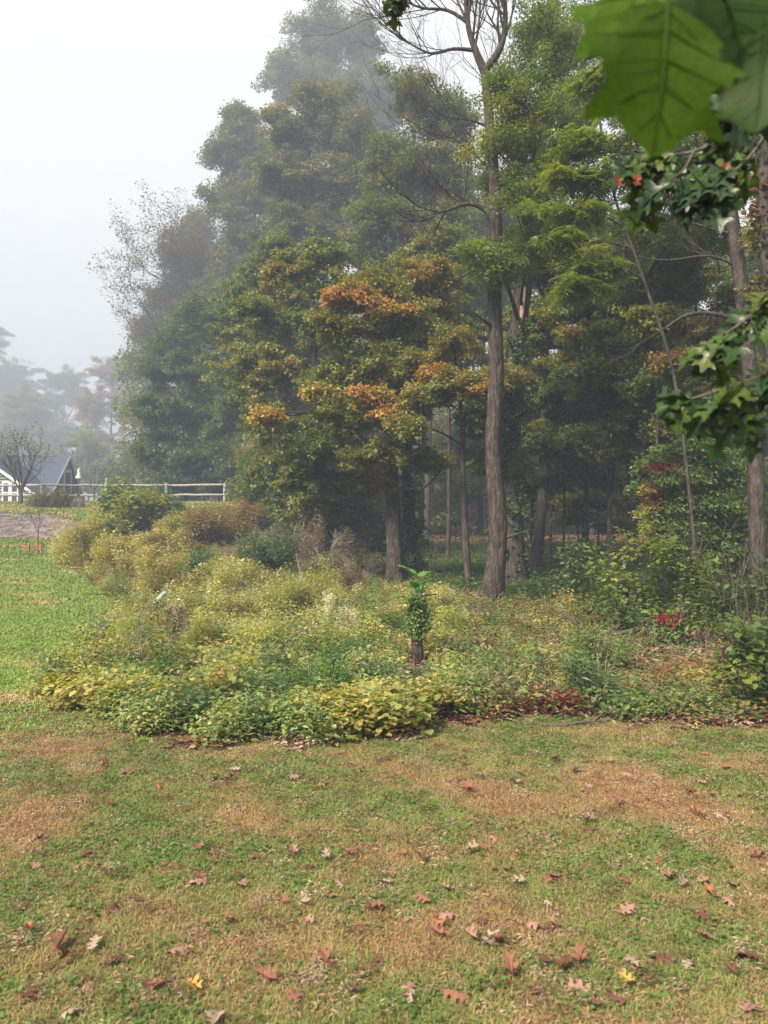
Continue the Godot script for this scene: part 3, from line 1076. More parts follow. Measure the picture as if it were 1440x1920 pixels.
func make_far_trees() -> void:
	var g := "misty trees beyond the fence"
	tree({"name": "far_tree", "label": "pale grey far tree with rounded top at the photo's left edge", "group": g, "d": 150.0, "path": [[30, 930], [32, 800], [30, 700]], "r0": 0.4, "r1": 0.15, "masses": [[30, 710, 50, 45], [-30, 730, 60, 55], [40, 790, 55, 50]], "key": "far", "grain": 0.6, "dense": 0.9, "pal": "dusk", "bark": "dark_bark"})
	tree({"name": "far_tree", "label": "open topped far tree with a leaning limb behind the house gable", "group": g, "d": 140.0, "path": [[120, 930], [118, 800], [125, 720]], "r0": 0.35, "r1": 0.12, "masses": [[120, 715, 42, 28], [85, 755, 40, 30], [145, 745, 30, 26], [100, 810, 45, 40]], "key": "far", "grain": 0.55, "dense": 0.8, "pal": "dusk", "bark": "dark_bark", "limbs": [{"p": [[120, 800], [140, 760], [165, 725]], "r": 0.15}]})
	tree({"name": "far_tree", "label": "yellowish far tree standing directly behind the slate house roof", "group": g, "d": 115.0, "path": [[60, 930], [60, 820], [58, 760]], "r0": 0.3, "r1": 0.1, "masses": [[50, 770, 50, 45], [20, 820, 50, 45], [90, 830, 45, 40]], "key": "far", "grain": 0.55, "dense": 0.8, "pal": "yellow_green"})
	tree({"name": "far_tree", "label": "pink leaved misty maple between the house and dark green trees", "group": g, "d": 105.0, "path": [[205, 935], [208, 820], [212, 720]], "r0": 0.3, "r1": 0.08, "masses": [[205, 700, 36, 40], [175, 770, 36, 45], [235, 760, 38, 45], [190, 830, 40, 35]], "key": "far", "grain": 0.5, "dense": 0.7, "pal": "pink"})
	tree({"name": "far_tree", "label": "tall rose coloured misty tree whose top shows under the bare limbs", "group": g, "d": 100.0, "path": [[265, 935], [268, 780], [275, 640]], "r0": 0.3, "r1": 0.08, "masses": [[275, 630, 36, 45], [255, 690, 40, 45], [290, 690, 40, 50]], "key": "far", "grain": 0.5, "dense": 0.65, "pal": "pink"})
	tree({"name": "far_tree", "label": "flat topped dark pine tip entering at the photo's left edge", "group": g, "d": 140.0, "path": [[-25, 930], [-22, 760], [-20, 600]], "r0": 0.4, "r1": 0.1, "masses": [[-10, 622, 30, 8], [-15, 645, 26, 8], [-40, 640, 40, 30]], "key": "far", "grain": 0.6, "dense": 0.9, "pal": "dark_green", "bark": "dark_bark"})
	tree({"name": "far_tree", "label": "olive understory tree behind the last fence span", "group": g, "d": 62.0, "path": [[300, 935], [300, 880], [300, 830]], "r0": 0.15, "r1": 0.05, "masses": [[290, 870, 60, 45], [340, 890, 50, 40], [235, 890, 45, 40]], "key": "far", "grain": 0.55, "dense": 0.8, "pal": "dusk"})
	tree({"name": "far_tree", "label": "thin greenish tree behind the white bell shaped feeder", "group": g, "d": 85.0, "path": [[165, 935], [168, 870], [172, 800]], "r0": 0.14, "r1": 0.04, "masses": [[165, 840, 45, 50], [200, 880, 40, 40], [105, 880, 60, 40], [225, 900, 50, 35], [160, 905, 50, 30], [40, 890, 60, 40]], "key": "far", "grain": 0.55, "dense": 0.45, "pal": "yellow_green"})
	bare_tree("vase_tree", "bare vase shaped tree with many upright stems before the house", "", 38, 39.0, 4.6, 0.1, [Vector3(-0.5, 1.2, 0.1), Vector3(0.5, 1.2, -0.1), Vector3(0.1, 1.3, 0.3), Vector3(-0.15, 1.3, -0.3), Vector3(-0.8, 1.0, 0), Vector3(0.8, 1.0, 0.2), Vector3(0.3, 1.3, -0.2)], 3, "tiny", 0.35, "dusk", "twig", 0.16)
	bare_tree("young_tree", "slim leafless young tree just this side of the fence", "", 176, 38.0, 3.4, 0.05, [Vector3(-0.4, 1.2, 0.1), Vector3(0.45, 1.1, -0.1), Vector3(0.05, 1.4, 0.1), Vector3(-0.7, 0.8, 0)], 2, "tiny", 0.2, "yellow_green", "twig", 0.28)
	bare_tree("half_bare_tree", "half bare tree with long limbs spreading out against the pale sky", "", 405, 56.0, 25.0, 0.28, [Vector3(-1.3, 0.75, 0.1), Vector3(-0.9, 1.0, -0.2), Vector3(-0.5, 1.2, 0.2), Vector3(-1.6, 0.3, 0.3), Vector3(-0.15, 1.3, 0), Vector3(-1.1, 0.9, -0.5), Vector3(-1.5, 0.55, -0.2), Vector3(-1.0, 0.7, 0.6), Vector3(-0.7, 1.1, -0.5), Vector3(-1.7, 0.5, 0.0), Vector3(-0.3, 1.2, 0.4)], 4, "tiny", 1.0, "russet", "dark_bark", 0.54, 0.5)
	bare_tree("half_bare_tree", "thin silvery bare tree inside the gap left of the tall maples", "", 395, 58.0, 16.0, 0.1, [Vector3(-0.35, 1.3, 0.1), Vector3(0.4, 1.2, 0.1), Vector3(-0.6, 1.0, 0.2), Vector3(0.1, 1.4, 0.2)], 3, "tiny", 0.0, "dusk", "pale_twig", 0.42)


func make_main_trees() -> void:
	# the wall of maples, from the back forwards
	tree({"name": "maple_tree", "label": "tallest tree of the wood, its rounded top fading into mist", "d": 62.0, "path": [[640, 1000], [640, 700], [630, 350], [615, 100]], "r0": 0.5, "r1": 0.12, "masses": [[600, 80, 70, 65], [675, 70, 45, 55], [540, 140, 45, 60], [640, 190, 95, 90], [720, 190, 60, 80], [550, 290, 60, 80], [700, 330, 90, 90], [600, 400, 100, 90]], "key": "far", "grain": 0.68, "dense": 0.55, "pal": "dusk", "bark": "dark_bark"})
	tree({"name": "maple_tree", "label": "blue hazed maple with a notched top at the wood's outer flank", "d": 52.0, "path": [[450, 955], [450, 700], [450, 400], [448, 250]], "r0": 0.4, "r1": 0.1, "masses": [[448, 225, 32, 30], [425, 280, 45, 55], [470, 290, 60, 70], [430, 370, 55, 55], [480, 400, 70, 80], [450, 500, 70, 80], [440, 590, 80, 70]], "key": "far", "grain": 0.6, "dense": 0.55, "pal": "dusk", "bark": "dark_bark"})
	tree({"name": "maple_tree", "label": "olive maple with one red tip below the tallest crown", "d": 44.0, "path": [[570, 985], [575, 700], [575, 400], [580, 250]], "r0": 0.4, "r1": 0.1, "masses": [[590, 190, 55, 55], [545, 245, 55, 60], [640, 250, 70, 70], [520, 215, 22, 14, 0.0, "pink"], [530, 340, 70, 70], [620, 350, 80, 80], [700, 330, 80, 80], [560, 450, 90, 80]], "key": "far", "grain": 0.54, "dense": 0.55, "pal": "dusk", "bark": "dark_bark"})
	tree({"name": "maple_tree", "label": "broad dusty green maple behind the bare upper limbs", "d": 36.0, "path": [[800, 1010], [805, 700], [800, 450], [795, 280]], "r0": 0.2, "r1": 0.07, "bark": "dark_bark", "masses": [[790, 190, 75, 60], [850, 230, 60, 60], [760, 300, 80, 70], [840, 330, 75, 70], [730, 400, 90, 70], [830, 430, 80, 60], [700, 480, 80, 60]], "key": "far", "grain": 0.45, "dense": 0.55, "pal": "maple_olive"})
	tree({"name": "maple_tree", "label": "dark bluish green tree overhanging the end of the rail fence", "d": 47.0, "path": [[345, 950], [345, 860], [342, 760], [345, 640]], "r0": 0.25, "r1": 0.07, "masses": [[345, 630, 60, 50], [310, 690, 50, 50], [380, 690, 60, 60], [300, 770, 52, 50], [360, 780, 75, 55], [420, 760, 60, 70], [290, 840, 40, 40], [350, 860, 70, 45], [420, 850, 50, 50], [330, 900, 60, 25], [410, 900, 50, 30]], "key": "far", "grain": 0.55, "dense": 0.85, "pal": "dark_green", "bark": "dark_bark"})
	tree({"name": "maple_tree", "label": "grey green mid height tree between fence end and golden maple", "d": 45.0, "path": [[425, 955], [428, 800], [430, 640]], "r0": 0.2, "r1": 0.06, "masses": [[400, 600, 70, 50], [450, 640, 50, 60], [410, 680, 60, 50], [440, 760, 50, 60], [450, 850, 55, 60]], "key": "far", "grain": 0.47, "dense": 0.85, "pal": "maple_green", "bark": "dark_bark"})
	tree({"name": "maple_tree", "label": "full golden olive maple bulging out over the bank", "d": 25.0, "path": [[600, 1010], [598, 850], [590, 700], [585, 560]], "r0": 0.3, "r1": 0.08, "masses": [[540, 510, 60, 45], [610, 480, 60, 40], [480, 590, 50, 45], [560, 590, 80, 60], [470, 680, 50, 55], [540, 700, 80, 60], [500, 790, 65, 60], [580, 810, 80, 60], [520, 880, 60, 45], [640, 560, 60, 60], [600, 905, 70, 45], [550, 945, 60, 30], [640, 950, 50, 35, 1]], "key": "maple", "grain": 0.42, "dense": 0.9, "pal": "maple_gold"})
	tree({"name": "maple_tree", "label": "front maple with orange spray tips and a pale furrowed trunk", "d": 20.0, "path": [[742, 1082], [738, 980], [735, 900], [742, 800], [748, 680], [742, 540]], "r0": 0.27, "r1": 0.07, "masses": [[690, 545, 70, 45, -0.5], [640, 620, 60, 45, -1], [740, 600, 80, 50, -0.5], [700, 680, 90, 50, -1], [620, 710, 60, 50, -0.5], [780, 690, 70, 45, -1], [650, 780, 80, 50, -1], [740, 770, 70, 45, -1.5], [600, 840, 70, 45, -0.3], [690, 850, 60, 35, -1], [800, 520, 60, 45], [560, 900, 50, 35], [640, 900, 70, 35, 0.5], [700, 900, 45, 25, 0], [610, 950, 60, 25, 1], [640, 555, 45, 18, -1.2, "orange"], [690, 560, 40, 16, -1.2, "orange"], [738, 772, 30, 12, -2, "orange"], [600, 735, 30, 12, -1.2, "orange"], [700, 740, 40, 14, -1.8, "orange"], [500, 780, 30, 14, -1, "orange"], [740, 590, 50, 20, -1, "orange"]], "key": "maple", "grain": 0.36, "dense": 1.15, "pal": "maple_gold"})
	tree({"name": "maple_tree", "label": "low spreading maple with orange branch ends between the tall trunks", "d": 18.5, "path": [[880, 1104], [872, 1000], [868, 880], [868, 815], [862, 740], [850, 650]], "r0": 0.11, "r1": 0.04, "bark": "dark_bark", "masses": [[800, 740, 60, 30, -0.5], [870, 720, 70, 35, -1], [940, 710, 60, 35, -0.5], [760, 800, 40, 30, -1], [850, 640, 60, 40], [900, 790, 60, 30, -0.5], [800, 860, 55, 25, 0], [905, 728, 28, 12, -1.2, "orange"], [820, 700, 35, 14, -0.8, "orange"], [930, 860, 50, 30, 0.5]], "key": "maple", "grain": 0.34, "dense": 1.1, "pal": "maple_gold",
		"limbs": [{"p": [[845, 850], [820, 890], [795, 915], [780, 918]], "r": 0.04, "twigs": 2, "reach": 0.6}, {"p": [[868, 850], [890, 835], [912, 850]], "r": 0.035, "twigs": 2, "reach": 0.5}]})
	tree({"name": "maple_tree", "label": "hazy violet tinged tree filling in behind the half bare limbs", "d": 66.0, "path": [[345, 950], [345, 760], [350, 560]], "r0": 0.3, "r1": 0.08, "masses": [[372, 430, 30, 40], [350, 490, 45, 40], [390, 500, 50, 50], [320, 560, 50, 40], [370, 570, 60, 45], [300, 620, 45, 40], [350, 640, 60, 40]], "key": "far", "grain": 0.75, "dense": 0.5, "pal": "russet", "bark": "dark_bark"})
	tree({"name": "maple_tree", "label": "dense olive maple joining the blue hazed maple to the golden one", "d": 34.0, "path": [[520, 990], [520, 800], [515, 560]], "r0": 0.25, "r1": 0.07, "masses": [[520, 470, 60, 50], [480, 540, 60, 50], [540, 560, 60, 50], [450, 620, 60, 50], [510, 640, 60, 50], [440, 710, 55, 50], [480, 760, 60, 50]], "key": "maple", "grain": 0.5, "dense": 0.85, "pal": "maple_olive"})
	tree({"name": "maple_tree", "label": "fine leaved maple filling between front maple and tall straight trunk", "d": 27.0, "path": [[840, 1040], [842, 800], [838, 500]], "r0": 0.1, "r1": 0.05, "bark": "dark_bark", "masses": [[840, 460, 60, 45], [780, 500, 60, 45], [870, 530, 50, 45], [820, 580, 60, 45], [880, 620, 45, 40], [840, 680, 60, 40], [890, 740, 45, 40], [800, 640, 50, 40]], "key": "maple", "grain": 0.45, "dense": 0.8, "pal": "maple_olive"})
	# the two tall trees of the middle
	tree({"name": "tall_tree", "label": "tall straight furrowed trunk nearest the bank, forking into bare limbs", "d": 16.0, "path": [[920, 1142], [934, 1000], [925, 850], [930, 700], [928, 560], [930, 430], [926, 330], [918, 230], [908, 130]], "r0": 0.228, "r1": 0.085,
		"limbs": [{"p": [[928, 425], [912, 396], [880, 382], [845, 392], [810, 402]], "r": 0.07, "twigs": 7, "reach": 0.9}, {"p": [[845, 392], [835, 355], [848, 320], [850, 290]], "r": 0.03, "twigs": 4, "reach": 0.6}, {"p": [[868, 385], [872, 350], [878, 300], [872, 250]], "r": 0.022, "twigs": 3, "reach": 0.6},
			{"p": [[908, 135], [890, 90], [876, 40], [872, -40]], "r": 0.09, "twigs": 10, "reach": 1.3}, {"p": [[908, 132], [938, 90], [948, 30], [940, -50]], "r": 0.09, "twigs": 8, "reach": 1.2}, {"p": [[893, 95], [850, 92], [805, 100], [750, 70]], "r": 0.045, "twigs": 12, "reach": 1.3}, {"p": [[880, 45], [840, 20], [790, 15], [745, -5]], "r": 0.045, "twigs": 10, "reach": 1.2},
			{"p": [[922, 240], [880, 225], [830, 215], [780, 170]], "r": 0.03, "twigs": 10, "reach": 1.2}, {"p": [[926, 330], [900, 300], [850, 260], [800, 250]], "r": 0.03, "twigs": 9, "reach": 1.1}, {"p": [[930, 370], [960, 365], [1000, 350], [1030, 345]], "r": 0.045, "twigs": 6, "reach": 0.8}],
		"masses": [[935, 500, 70, 45, -0.6], [960, 250, 60, 60, -0.3]], "key": "oval", "grain": 0.3, "dense": 1.3, "pal": "lime"})
	var lean := tree({"name": "tall_tree", "label": "leaning tall tree with ivy sleeve and a strip of peeled bark", "d": 19.0, "bark": "dark_bark", "path": [[966, 1050], [958, 960], [953, 850], [957, 760], [965, 680], [976, 580], [988, 490], [996, 380], [1012, 250], [1030, 100], [1040, -80]], "r0": 0.3, "r1": 0.14,
		"limbs": [{"p": [[989, 505], [1015, 482], [1040, 455], [1052, 430]], "r": 0.09, "twigs": 3, "reach": 0.9}, {"p": [[1005, 300], [1040, 270], [1090, 255]], "r": 0.06, "twigs": 3, "reach": 1.0}, {"p": [[1010, 260], [960, 230], [930, 180]], "r": 0.06, "twigs": 3}],
		"masses": [[965, 170, 75, 70, -4.2], [950, 270, 80, 65, -4.0], [985, 370, 80, 60, -4.2], [1030, 70, 80, 80, -3], [925, 480, 70, 40, -3.6], [1050, 240, 90, 80, -3], [1010, 470, 80, 45, -3], [1120, 180, 80, 70, -1], [1100, 40, 90, 70, 0], [1010, 60, 70, 60, -1], [1080, 90, 70, 60, -1], [960, 150, 50, 55, -1], [1040, 190, 80, 60, -1.5], [960, 270, 70, 50, -1.5], [1060, 300, 80, 55, -1], [990, 360, 70, 45, -1.5], [1080, 400, 70, 45, 0], [930, 340, 45, 35, -1.5], [1000, 440, 60, 35, -1.5]], "key": "oval", "grain": 0.3, "dense": 1.0, "pal": "lime", "ivy": [[0.1, 0.52, 0.42, 240, "deep"]]})
	var strip := Shape.new()
	var sp := []
	for q in [[984, 497], [983, 530], [980, 570], [977, 600], [974, 615]]:
		sp.append(at(q[0], q[1], 18.79) - lean.position)
	var sl := smoothed(sp, 3)
	strip.tube(sl, PackedFloat32Array([0.02, 0.05, 0.06, 0.065, 0.06, 0.06, 0.06, 0.055, 0.05, 0.045, 0.04, 0.03, 0.01]), 6, Color.WHITE, 0.1)
	part("bare_wood", strip.done(), M.bare_wood, lean)
	tree({"name": "ivy_tree", "label": "short ivy clad trunk half hidden behind the front maple's trunk", "d": 21.5, "bark": "bark", "path": [[776, 1078], [770, 1000], [764, 900], [765, 780], [772, 640], [775, 520]], "r0": 0.24, "r1": 0.08, "masses": [[790, 560, 70, 50], [830, 600, 50, 40], [770, 640, 50, 40]], "key": "maple", "grain": 0.4, "dense": 0.7, "pal": "maple_olive", "ivy": [[0.1, 0.75, 0.4, 210, "deep"]]})
	tree({"name": "dark_tree", "label": "dark leaning trunk with a bend, next behind the tall pair", "d": 23.0, "bark": "dark_bark", "path": [[998, 1092], [1010, 1010], [1019, 900], [1022, 780], [1022, 640], [1024, 500], [1020, 380]], "r0": 0.2, "r1": 0.1, "masses": [[1040, 440, 70, 50, 1], [1060, 560, 60, 40], [1000, 620, 50, 40, 1], [1060, 690, 60, 35]], "key": "maple", "grain": 0.42, "dense": 1.2, "pal": "yellow_green", "limbs": [{"p": [[1022, 560], [1040, 510], [1050, 470]], "r": 0.07}, {"p": [[1022, 570], [1006, 520], [1000, 470]], "r": 0.06}]})
	tree({"name": "dark_tree", "label": "twin dark trunk joined at the base amid yellow green sprays", "d": 27.0, "bark": "dark_bark", "path": [[1186, 1045], [1186, 940], [1182, 850], [1178, 720], [1180, 560], [1175, 420]], "r0": 0.24, "r1": 0.1, "masses": [[1160, 480, 90, 60], [1220, 560, 80, 55], [1140, 600, 70, 50], [1200, 660, 80, 45], [1150, 720, 70, 40]], "key": "maple", "grain": 0.47, "dense": 1.2, "pal": "yellow_green", "limbs": [{"p": [[1187, 960], [1196, 880], [1199, 780], [1204, 640], [1210, 500]], "r": 0.2}]})


func make_woods() -> void:
	var g := "slender understory trees inside the wood"
	tree({"name": "understory_tree", "label": "thin dark understory trunk ahead of the twin dark trunk", "group": g, "d": 25.0, "bark": "dark_bark", "path": [[1150, 1052], [1151, 900], [1148, 760]], "r0": 0.1, "r1": 0.04, "masses": [[1120, 790, 70, 25], [1170, 830, 60, 22], [1110, 860, 60, 20], [1180, 740, 60, 25]], "key": "maple", "grain": 0.38, "dense": 0.7, "pal": "yellow_green"})
	tree({"name": "understory_tree", "label": "understory sapling with flat olive sprays just past the bent dark trunk", "group": g, "d": 21.0, "bark": "dark_bark", "path": [[1056, 1065], [1058, 920], [1052, 780]], "r0": 0.05, "r1": 0.02, "masses": [[1040, 740, 60, 25], [1080, 780, 60, 22], [1030, 830, 60, 20], [1085, 860, 55, 20], [1040, 900, 50, 16]], "key": "maple", "grain": 0.36, "dense": 0.8, "pal": "maple_olive"})
	tree({"name": "understory_tree", "label": "leaning pair of wand thin saplings over the brown leaf slope", "group": g, "d": 30.0, "bark": "dark_bark", "path": [[1090, 1035], [1092, 950], [1084, 860]], "r0": 0.06, "r1": 0.02, "masses": [[1090, 880, 60, 22], [1060, 930, 45, 18], [1120, 920, 50, 20]], "key": "maple", "grain": 0.42, "dense": 1.2, "pal": "yellow_green", "limbs": [{"p": [[1092, 1020], [1104, 950], [1112, 870]], "r": 0.05}]})
	tree({"name": "understory_tree", "label": "orange flecked understory maple low between the thin trunks", "group": g, "d": 23.0, "path": [[1120, 1060], [1122, 980], [1118, 900]], "r0": 0.05, "r1": 0.02, "masses": [[1110, 935, 65, 18], [1150, 985, 45, 14], [1080, 970, 45, 14]], "key": "maple", "grain": 0.36, "dense": 0.7, "pal": "maple_gold"})
	tree({"name": "understory_tree", "label": "yellow green understory crown hanging under the dark limb", "group": g, "d": 19.0, "path": [[1215, 1060], [1218, 900], [1210, 700], [1205, 620]], "r0": 0.08, "r1": 0.03, "masses": [[1200, 640, 60, 35], [1230, 700, 60, 30], [1180, 700, 55, 30], [1250, 770, 60, 30], [1200, 790, 60, 28]], "key": "maple", "grain": 0.37, "dense": 1.2, "pal": "lime"})
	tree({"name": "understory_tree", "label": "sparse yellowing understory tree below the pinnate leaves", "group": g, "d": 22.0, "path": [[1100, 1065], [1100, 800], [1105, 600], [1110, 480]], "r0": 0.1, "r1": 0.03, "masses": [[1110, 500, 70, 40], [1150, 560, 60, 35], [1070, 580, 60, 35], [1120, 640, 70, 35], [1090, 700, 60, 30]], "key": "maple", "grain": 0.4, "dense": 1.2, "pal": "yellow_green"})
	tree({"name": "understory_tree", "label": "rust tinged small tree behind the hanging oak leaves", "group": g, "d": 16.0, "path": [[1350, 1100], [1345, 850], [1330, 680], [1320, 600]], "r0": 0.08, "r1": 0.03, "masses": [[1330, 620, 60, 22, 0, "rust"], [1270, 680, 55, 20, 0, "rust"], [1380, 560, 50, 40, 0, "maple_gold"], [1340, 720, 60, 30], [1290, 780, 60, 30]], "key": "maple", "grain": 0.32, "dense": 0.6, "pal": "maple_olive"})
	tree({"name": "understory_tree", "label": "leafy dark green small tree left of the grey edge trunk", "group": g, "d": 14.5, "path": [[1340, 1150], [1335, 980], [1330, 860]], "r0": 0.06, "r1": 0.025, "bark": "dark_bark", "masses": [[1320, 840, 80, 35], [1380, 880, 60, 40], [1290, 890, 60, 35], [1350, 940, 80, 40], [1400, 980, 55, 40], [1310, 1000, 70, 35], [1370, 1040, 70, 35]], "key": "oval", "grain": 0.34, "dense": 1.2, "pal": "maple_green"})
	for q in [[1030, 24.0, 520, 900, "yellow_green", "yellow green understory tree right behind the leaning tall tree"], [1140, 20.0, 540, 860, "yellow_green", "lime yellow understory tree under the feathery leaves"], [1260, 22.0, 500, 860, "maple_olive", "olive understory tree by the pale dead trunk"], [1090, 29.0, 640, 940, "yellow_green", "hazy yellow understory tree over the brown leaf slope"], [1230, 17.5, 720, 960, "lime", "light green understory tree above the vine wrapped snag"], [990, 27.0, 640, 930, "maple_olive", "olive understory tree between tall straight trunk and bent trunk"], [1310, 18.0, 380, 800, "yellow_green", "yellow green tree rising behind the grey edge trunk"]]:
		rng.seed = hash(q[5]) + 3
		var ms := []
		for k in 9:
			ms.append([q[0] + rnd(-70, 70), lerpf(q[2], q[3], k / 8.0) + rnd(-15, 15), rnd(50, 80), rnd(20, 34), rnd(-1.5, 1.5)])
		tree({"name": "understory_tree", "label": q[5], "group": g, "d": q[1], "bark": "dark_bark", "path": [[q[0], 1050], [q[0] + rnd(-8, 8), q[3]], [q[0] + rnd(-10, 10), q[2]]], "r0": 0.09, "r1": 0.025, "masses": ms, "key": "maple", "grain": 0.38, "dense": 1.35, "pal": q[4]})
	# the trees on the right
	tree({"name": "edge_tree", "label": "grey trunk at the photo's right side, bending over at the top", "d": 13.0, "path": [[1428, 1190], [1420, 1000], [1416, 850], [1408, 740], [1396, 600], [1378, 450], [1364, 350], [1350, 180], [1340, -60]], "r0": 0.15, "r1": 0.09, "bark": "dark_bark", "masses": [[1290, 110, 90, 70], [1370, 150, 80, 70], [1230, 190, 70, 60, 1], [1320, 260, 90, 55], [1250, 330, 80, 50, 1.5], [1390, 330, 70, 50], [1310, 440, 90, 45, 2], [1220, 430, 80, 45, 4], [1370, 680, 60, 40, 2], [1290, 520, 80, 40, 5], [1200, 540, 80, 40, 6], [1180, 270, 60, 45, 1], [1210, 90, 70, 60, 1]], "key": "oval", "grain": 0.33, "dense": 1.35, "pal": "lime",
		"limbs": [{"p": [[1396, 610], [1350, 590], [1290, 590], [1240, 620], [1165, 665]], "r": 0.045, "twigs": 2, "reach": 0.6}, {"p": [[1384, 500], [1330, 480], [1250, 488], [1170, 480]], "r": 0.03, "twigs": 3, "reach": 0.7}, {"p": [[1376, 440], [1320, 425], [1240, 400], [1190, 385]], "r": 0.03, "twigs": 4, "reach": 0.7}]})
	tree({"name": "edge_tree", "label": "dark vine hung trunk cut by the photo's right edge", "d": 11.5, "path": [[1475, 1220], [1462, 900], [1446, 600], [1436, 400], [1430, 200], [1428, -80]], "r0": 0.15, "r1": 0.1, "bark": "dark_bark", "masses": [[1440, 90, 70, 60, 1], [1460, 260, 60, 60, 1], [1440, 420, 50, 40, 1, "maple_gold"], [1450, 540, 45, 40, 1, "rust"], [1460, 760, 50, 60, 1]], "key": "oval", "grain": 0.3, "dense": 1.3, "pal": "lime", "ivy": [[0.5, 0.75, 0.22, 26, "wine"]]})
	tree({"name": "walnut_tree", "label": "light green tree with feathery compound leaves in upper gap", "d": 12.5, "path": [[1310, 1175], [1296, 960], [1262, 700], [1205, 520], [1150, 360], [1120, 200]], "r0": 0.036, "r1": 0.02, "bark": "dark_bark", "masses": [[1110, 150, 40, 25], [1090, 270, 55, 30], [1060, 330, 50, 28], [1120, 330, 55, 28], [1090, 400, 60, 26], [1060, 450, 50, 22], [1120, 500, 60, 24], [1080, 540, 50, 20]], "key": "pinnate", "grain": 0.36, "dense": 0.85, "pal": "lime"})
	tree({"name": "dead_tree", "label": "pale dead leaning trunk seen through the gap behind the oak leaves", "d": 28.0, "path": [[1310, 1000], [1308, 800], [1300, 620], [1288, 520], [1284, 400]], "r0": 0.16, "r1": 0.05, "bark": "pale_twig", "limbs": [{"p": [[1240, 590], [1270, 560], [1300, 525], [1330, 500]], "r": 0.06, "twigs": 3}]})
	# a second rank that closes the wood, each a tree of its own
	var back := [[560, 40, 620, "maple_olive", "dusky green tree closing the view behind the golden maple"], [690, 36, 560, "maple_olive", "shadowed tree filling the dark gap behind the front maple"], [900, 42, 420, "maple_olive", "olive tree glimpsed behind the tall straight trunk"], [1010, 46, 360, "yellow_green", "misty yellow green tree behind the bent dark trunk"], [1110, 44, 420, "yellow_green", "hazy yellow tree at the back of the wood's thin trunks"], [1230, 42, 430, "lime", "bright green tree closing the wood past the twin trunk"], [1340, 38, 470, "maple_olive", "olive tree far behind the rust tinged small tree"], [1450, 34, 520, "maple_green", "green tree far behind the vine hung edge trunk"], [790, 46, 380, "maple_olive", "grey misty tree seen between the front maple and tall trunk"]]
	for b in back:
		var px: float = b[0]
		var topy: float = b[2]
		var masses := []
		var mid := (topy + 940.0) * 0.5
		rng.seed = hash(b[4]) + 1
		for k in 7:
			masses.append([px + rnd(-75, 75), lerpf(topy, 930.0, k / 6.5) + rnd(-20, 20), rnd(60, 90), rnd(35, 55), rnd(-2, 2)])
		tree({"name": "back_tree", "label": b[4], "group": "trees at the back of the wood", "d": float(b[1]), "path": [[px, 1000], [px + 6, mid], [px, topy]], "r0": 0.22, "r1": 0.06, "bark": "dark_bark", "masses": masses, "key": "far", "grain": 0.6, "dense": 0.6, "pal": b[3]})
	# farther still, foliage that reads as one mass
	rng.seed = 77
	var where := []
	var tint := PackedColorArray()
	for i in 9500:
		var d := rnd(56, 76)
		var px := rnd(230, 1900)
		var x := (px - 720.0) / F * d
		var y := ground(x, -d) + pow(rng.randf(), 1.1) * (12.0 + 5.0 * patch.get_noise_2d(x * 4.0, d))
		if patch.get_noise_3d(x * 7.0, y * 7.0, d) < -0.05 and y > ground(x, -d) + 4.5:
			continue
		var q := Vector3(x, y, -d)
		where.append(Transform3D(Basis.from_euler(Vector3(rnd(-0.4, 0.4), rnd(0, TAU), rnd(-0.4, 0.4))).scaled(Vector3.ONE * rnd(1.2, 2.2)), q))
		tint.append(hue("yellow_green" if px > 560 else "maple_olive", q, 3.0))
	scatter("distant_woods", C.far0, M.leaf, where, tint, self)
	# ground ivy and seedlings just inside the wood
	where = []
	tint = PackedColorArray()
	for i in 9000:
		var d := rnd(14.5, 34)
		var px := rnd(560, 1330)
		var x := (px - 720.0) / F * d
		if inside(woods, x, -d, 0.6) and patch.get_noise_2d(x * 12.0, d * 12.0) > -0.2:
			where.append(Transform3D(Basis.from_euler(Vector3(rnd(-0.3, 0.3), rnd(0, TAU), rnd(-0.3, 0.3))).scaled(Vector3.ONE * rnd(0.8, 1.7)), Vector3(x, ground(x, -d) + rnd(0.03, 0.3), -d)))
			tint.append(hue("deep", Vector3(x, 0, -d), 0.5, 0.4))
	scatter("woodland_undergrowth", C.bramble1, M.leaf, where, tint, self)
	# leaf litter on the floor of the wood
	where = []
	tint = PackedColorArray()
	for i in 26000:
		var d := rnd(13, 44)
		var px := rnd(540, 1500)
		var x := (px - 720.0) / F * d
		if inside(woods, x, -d, 0.4):
			where.append(Transform3D(Basis.from_euler(Vector3(0, rnd(0, TAU), 0)).scaled(Vector3.ONE * rnd(0.9, 1.6)), Vector3(x, ground(x, -d) + 0.025, -d)))
			tint.append(hue("woods_floor", Vector3(x, 0, -d)))
	scatter("woodland_litter", C.litter1, M.dead, where, tint, self)


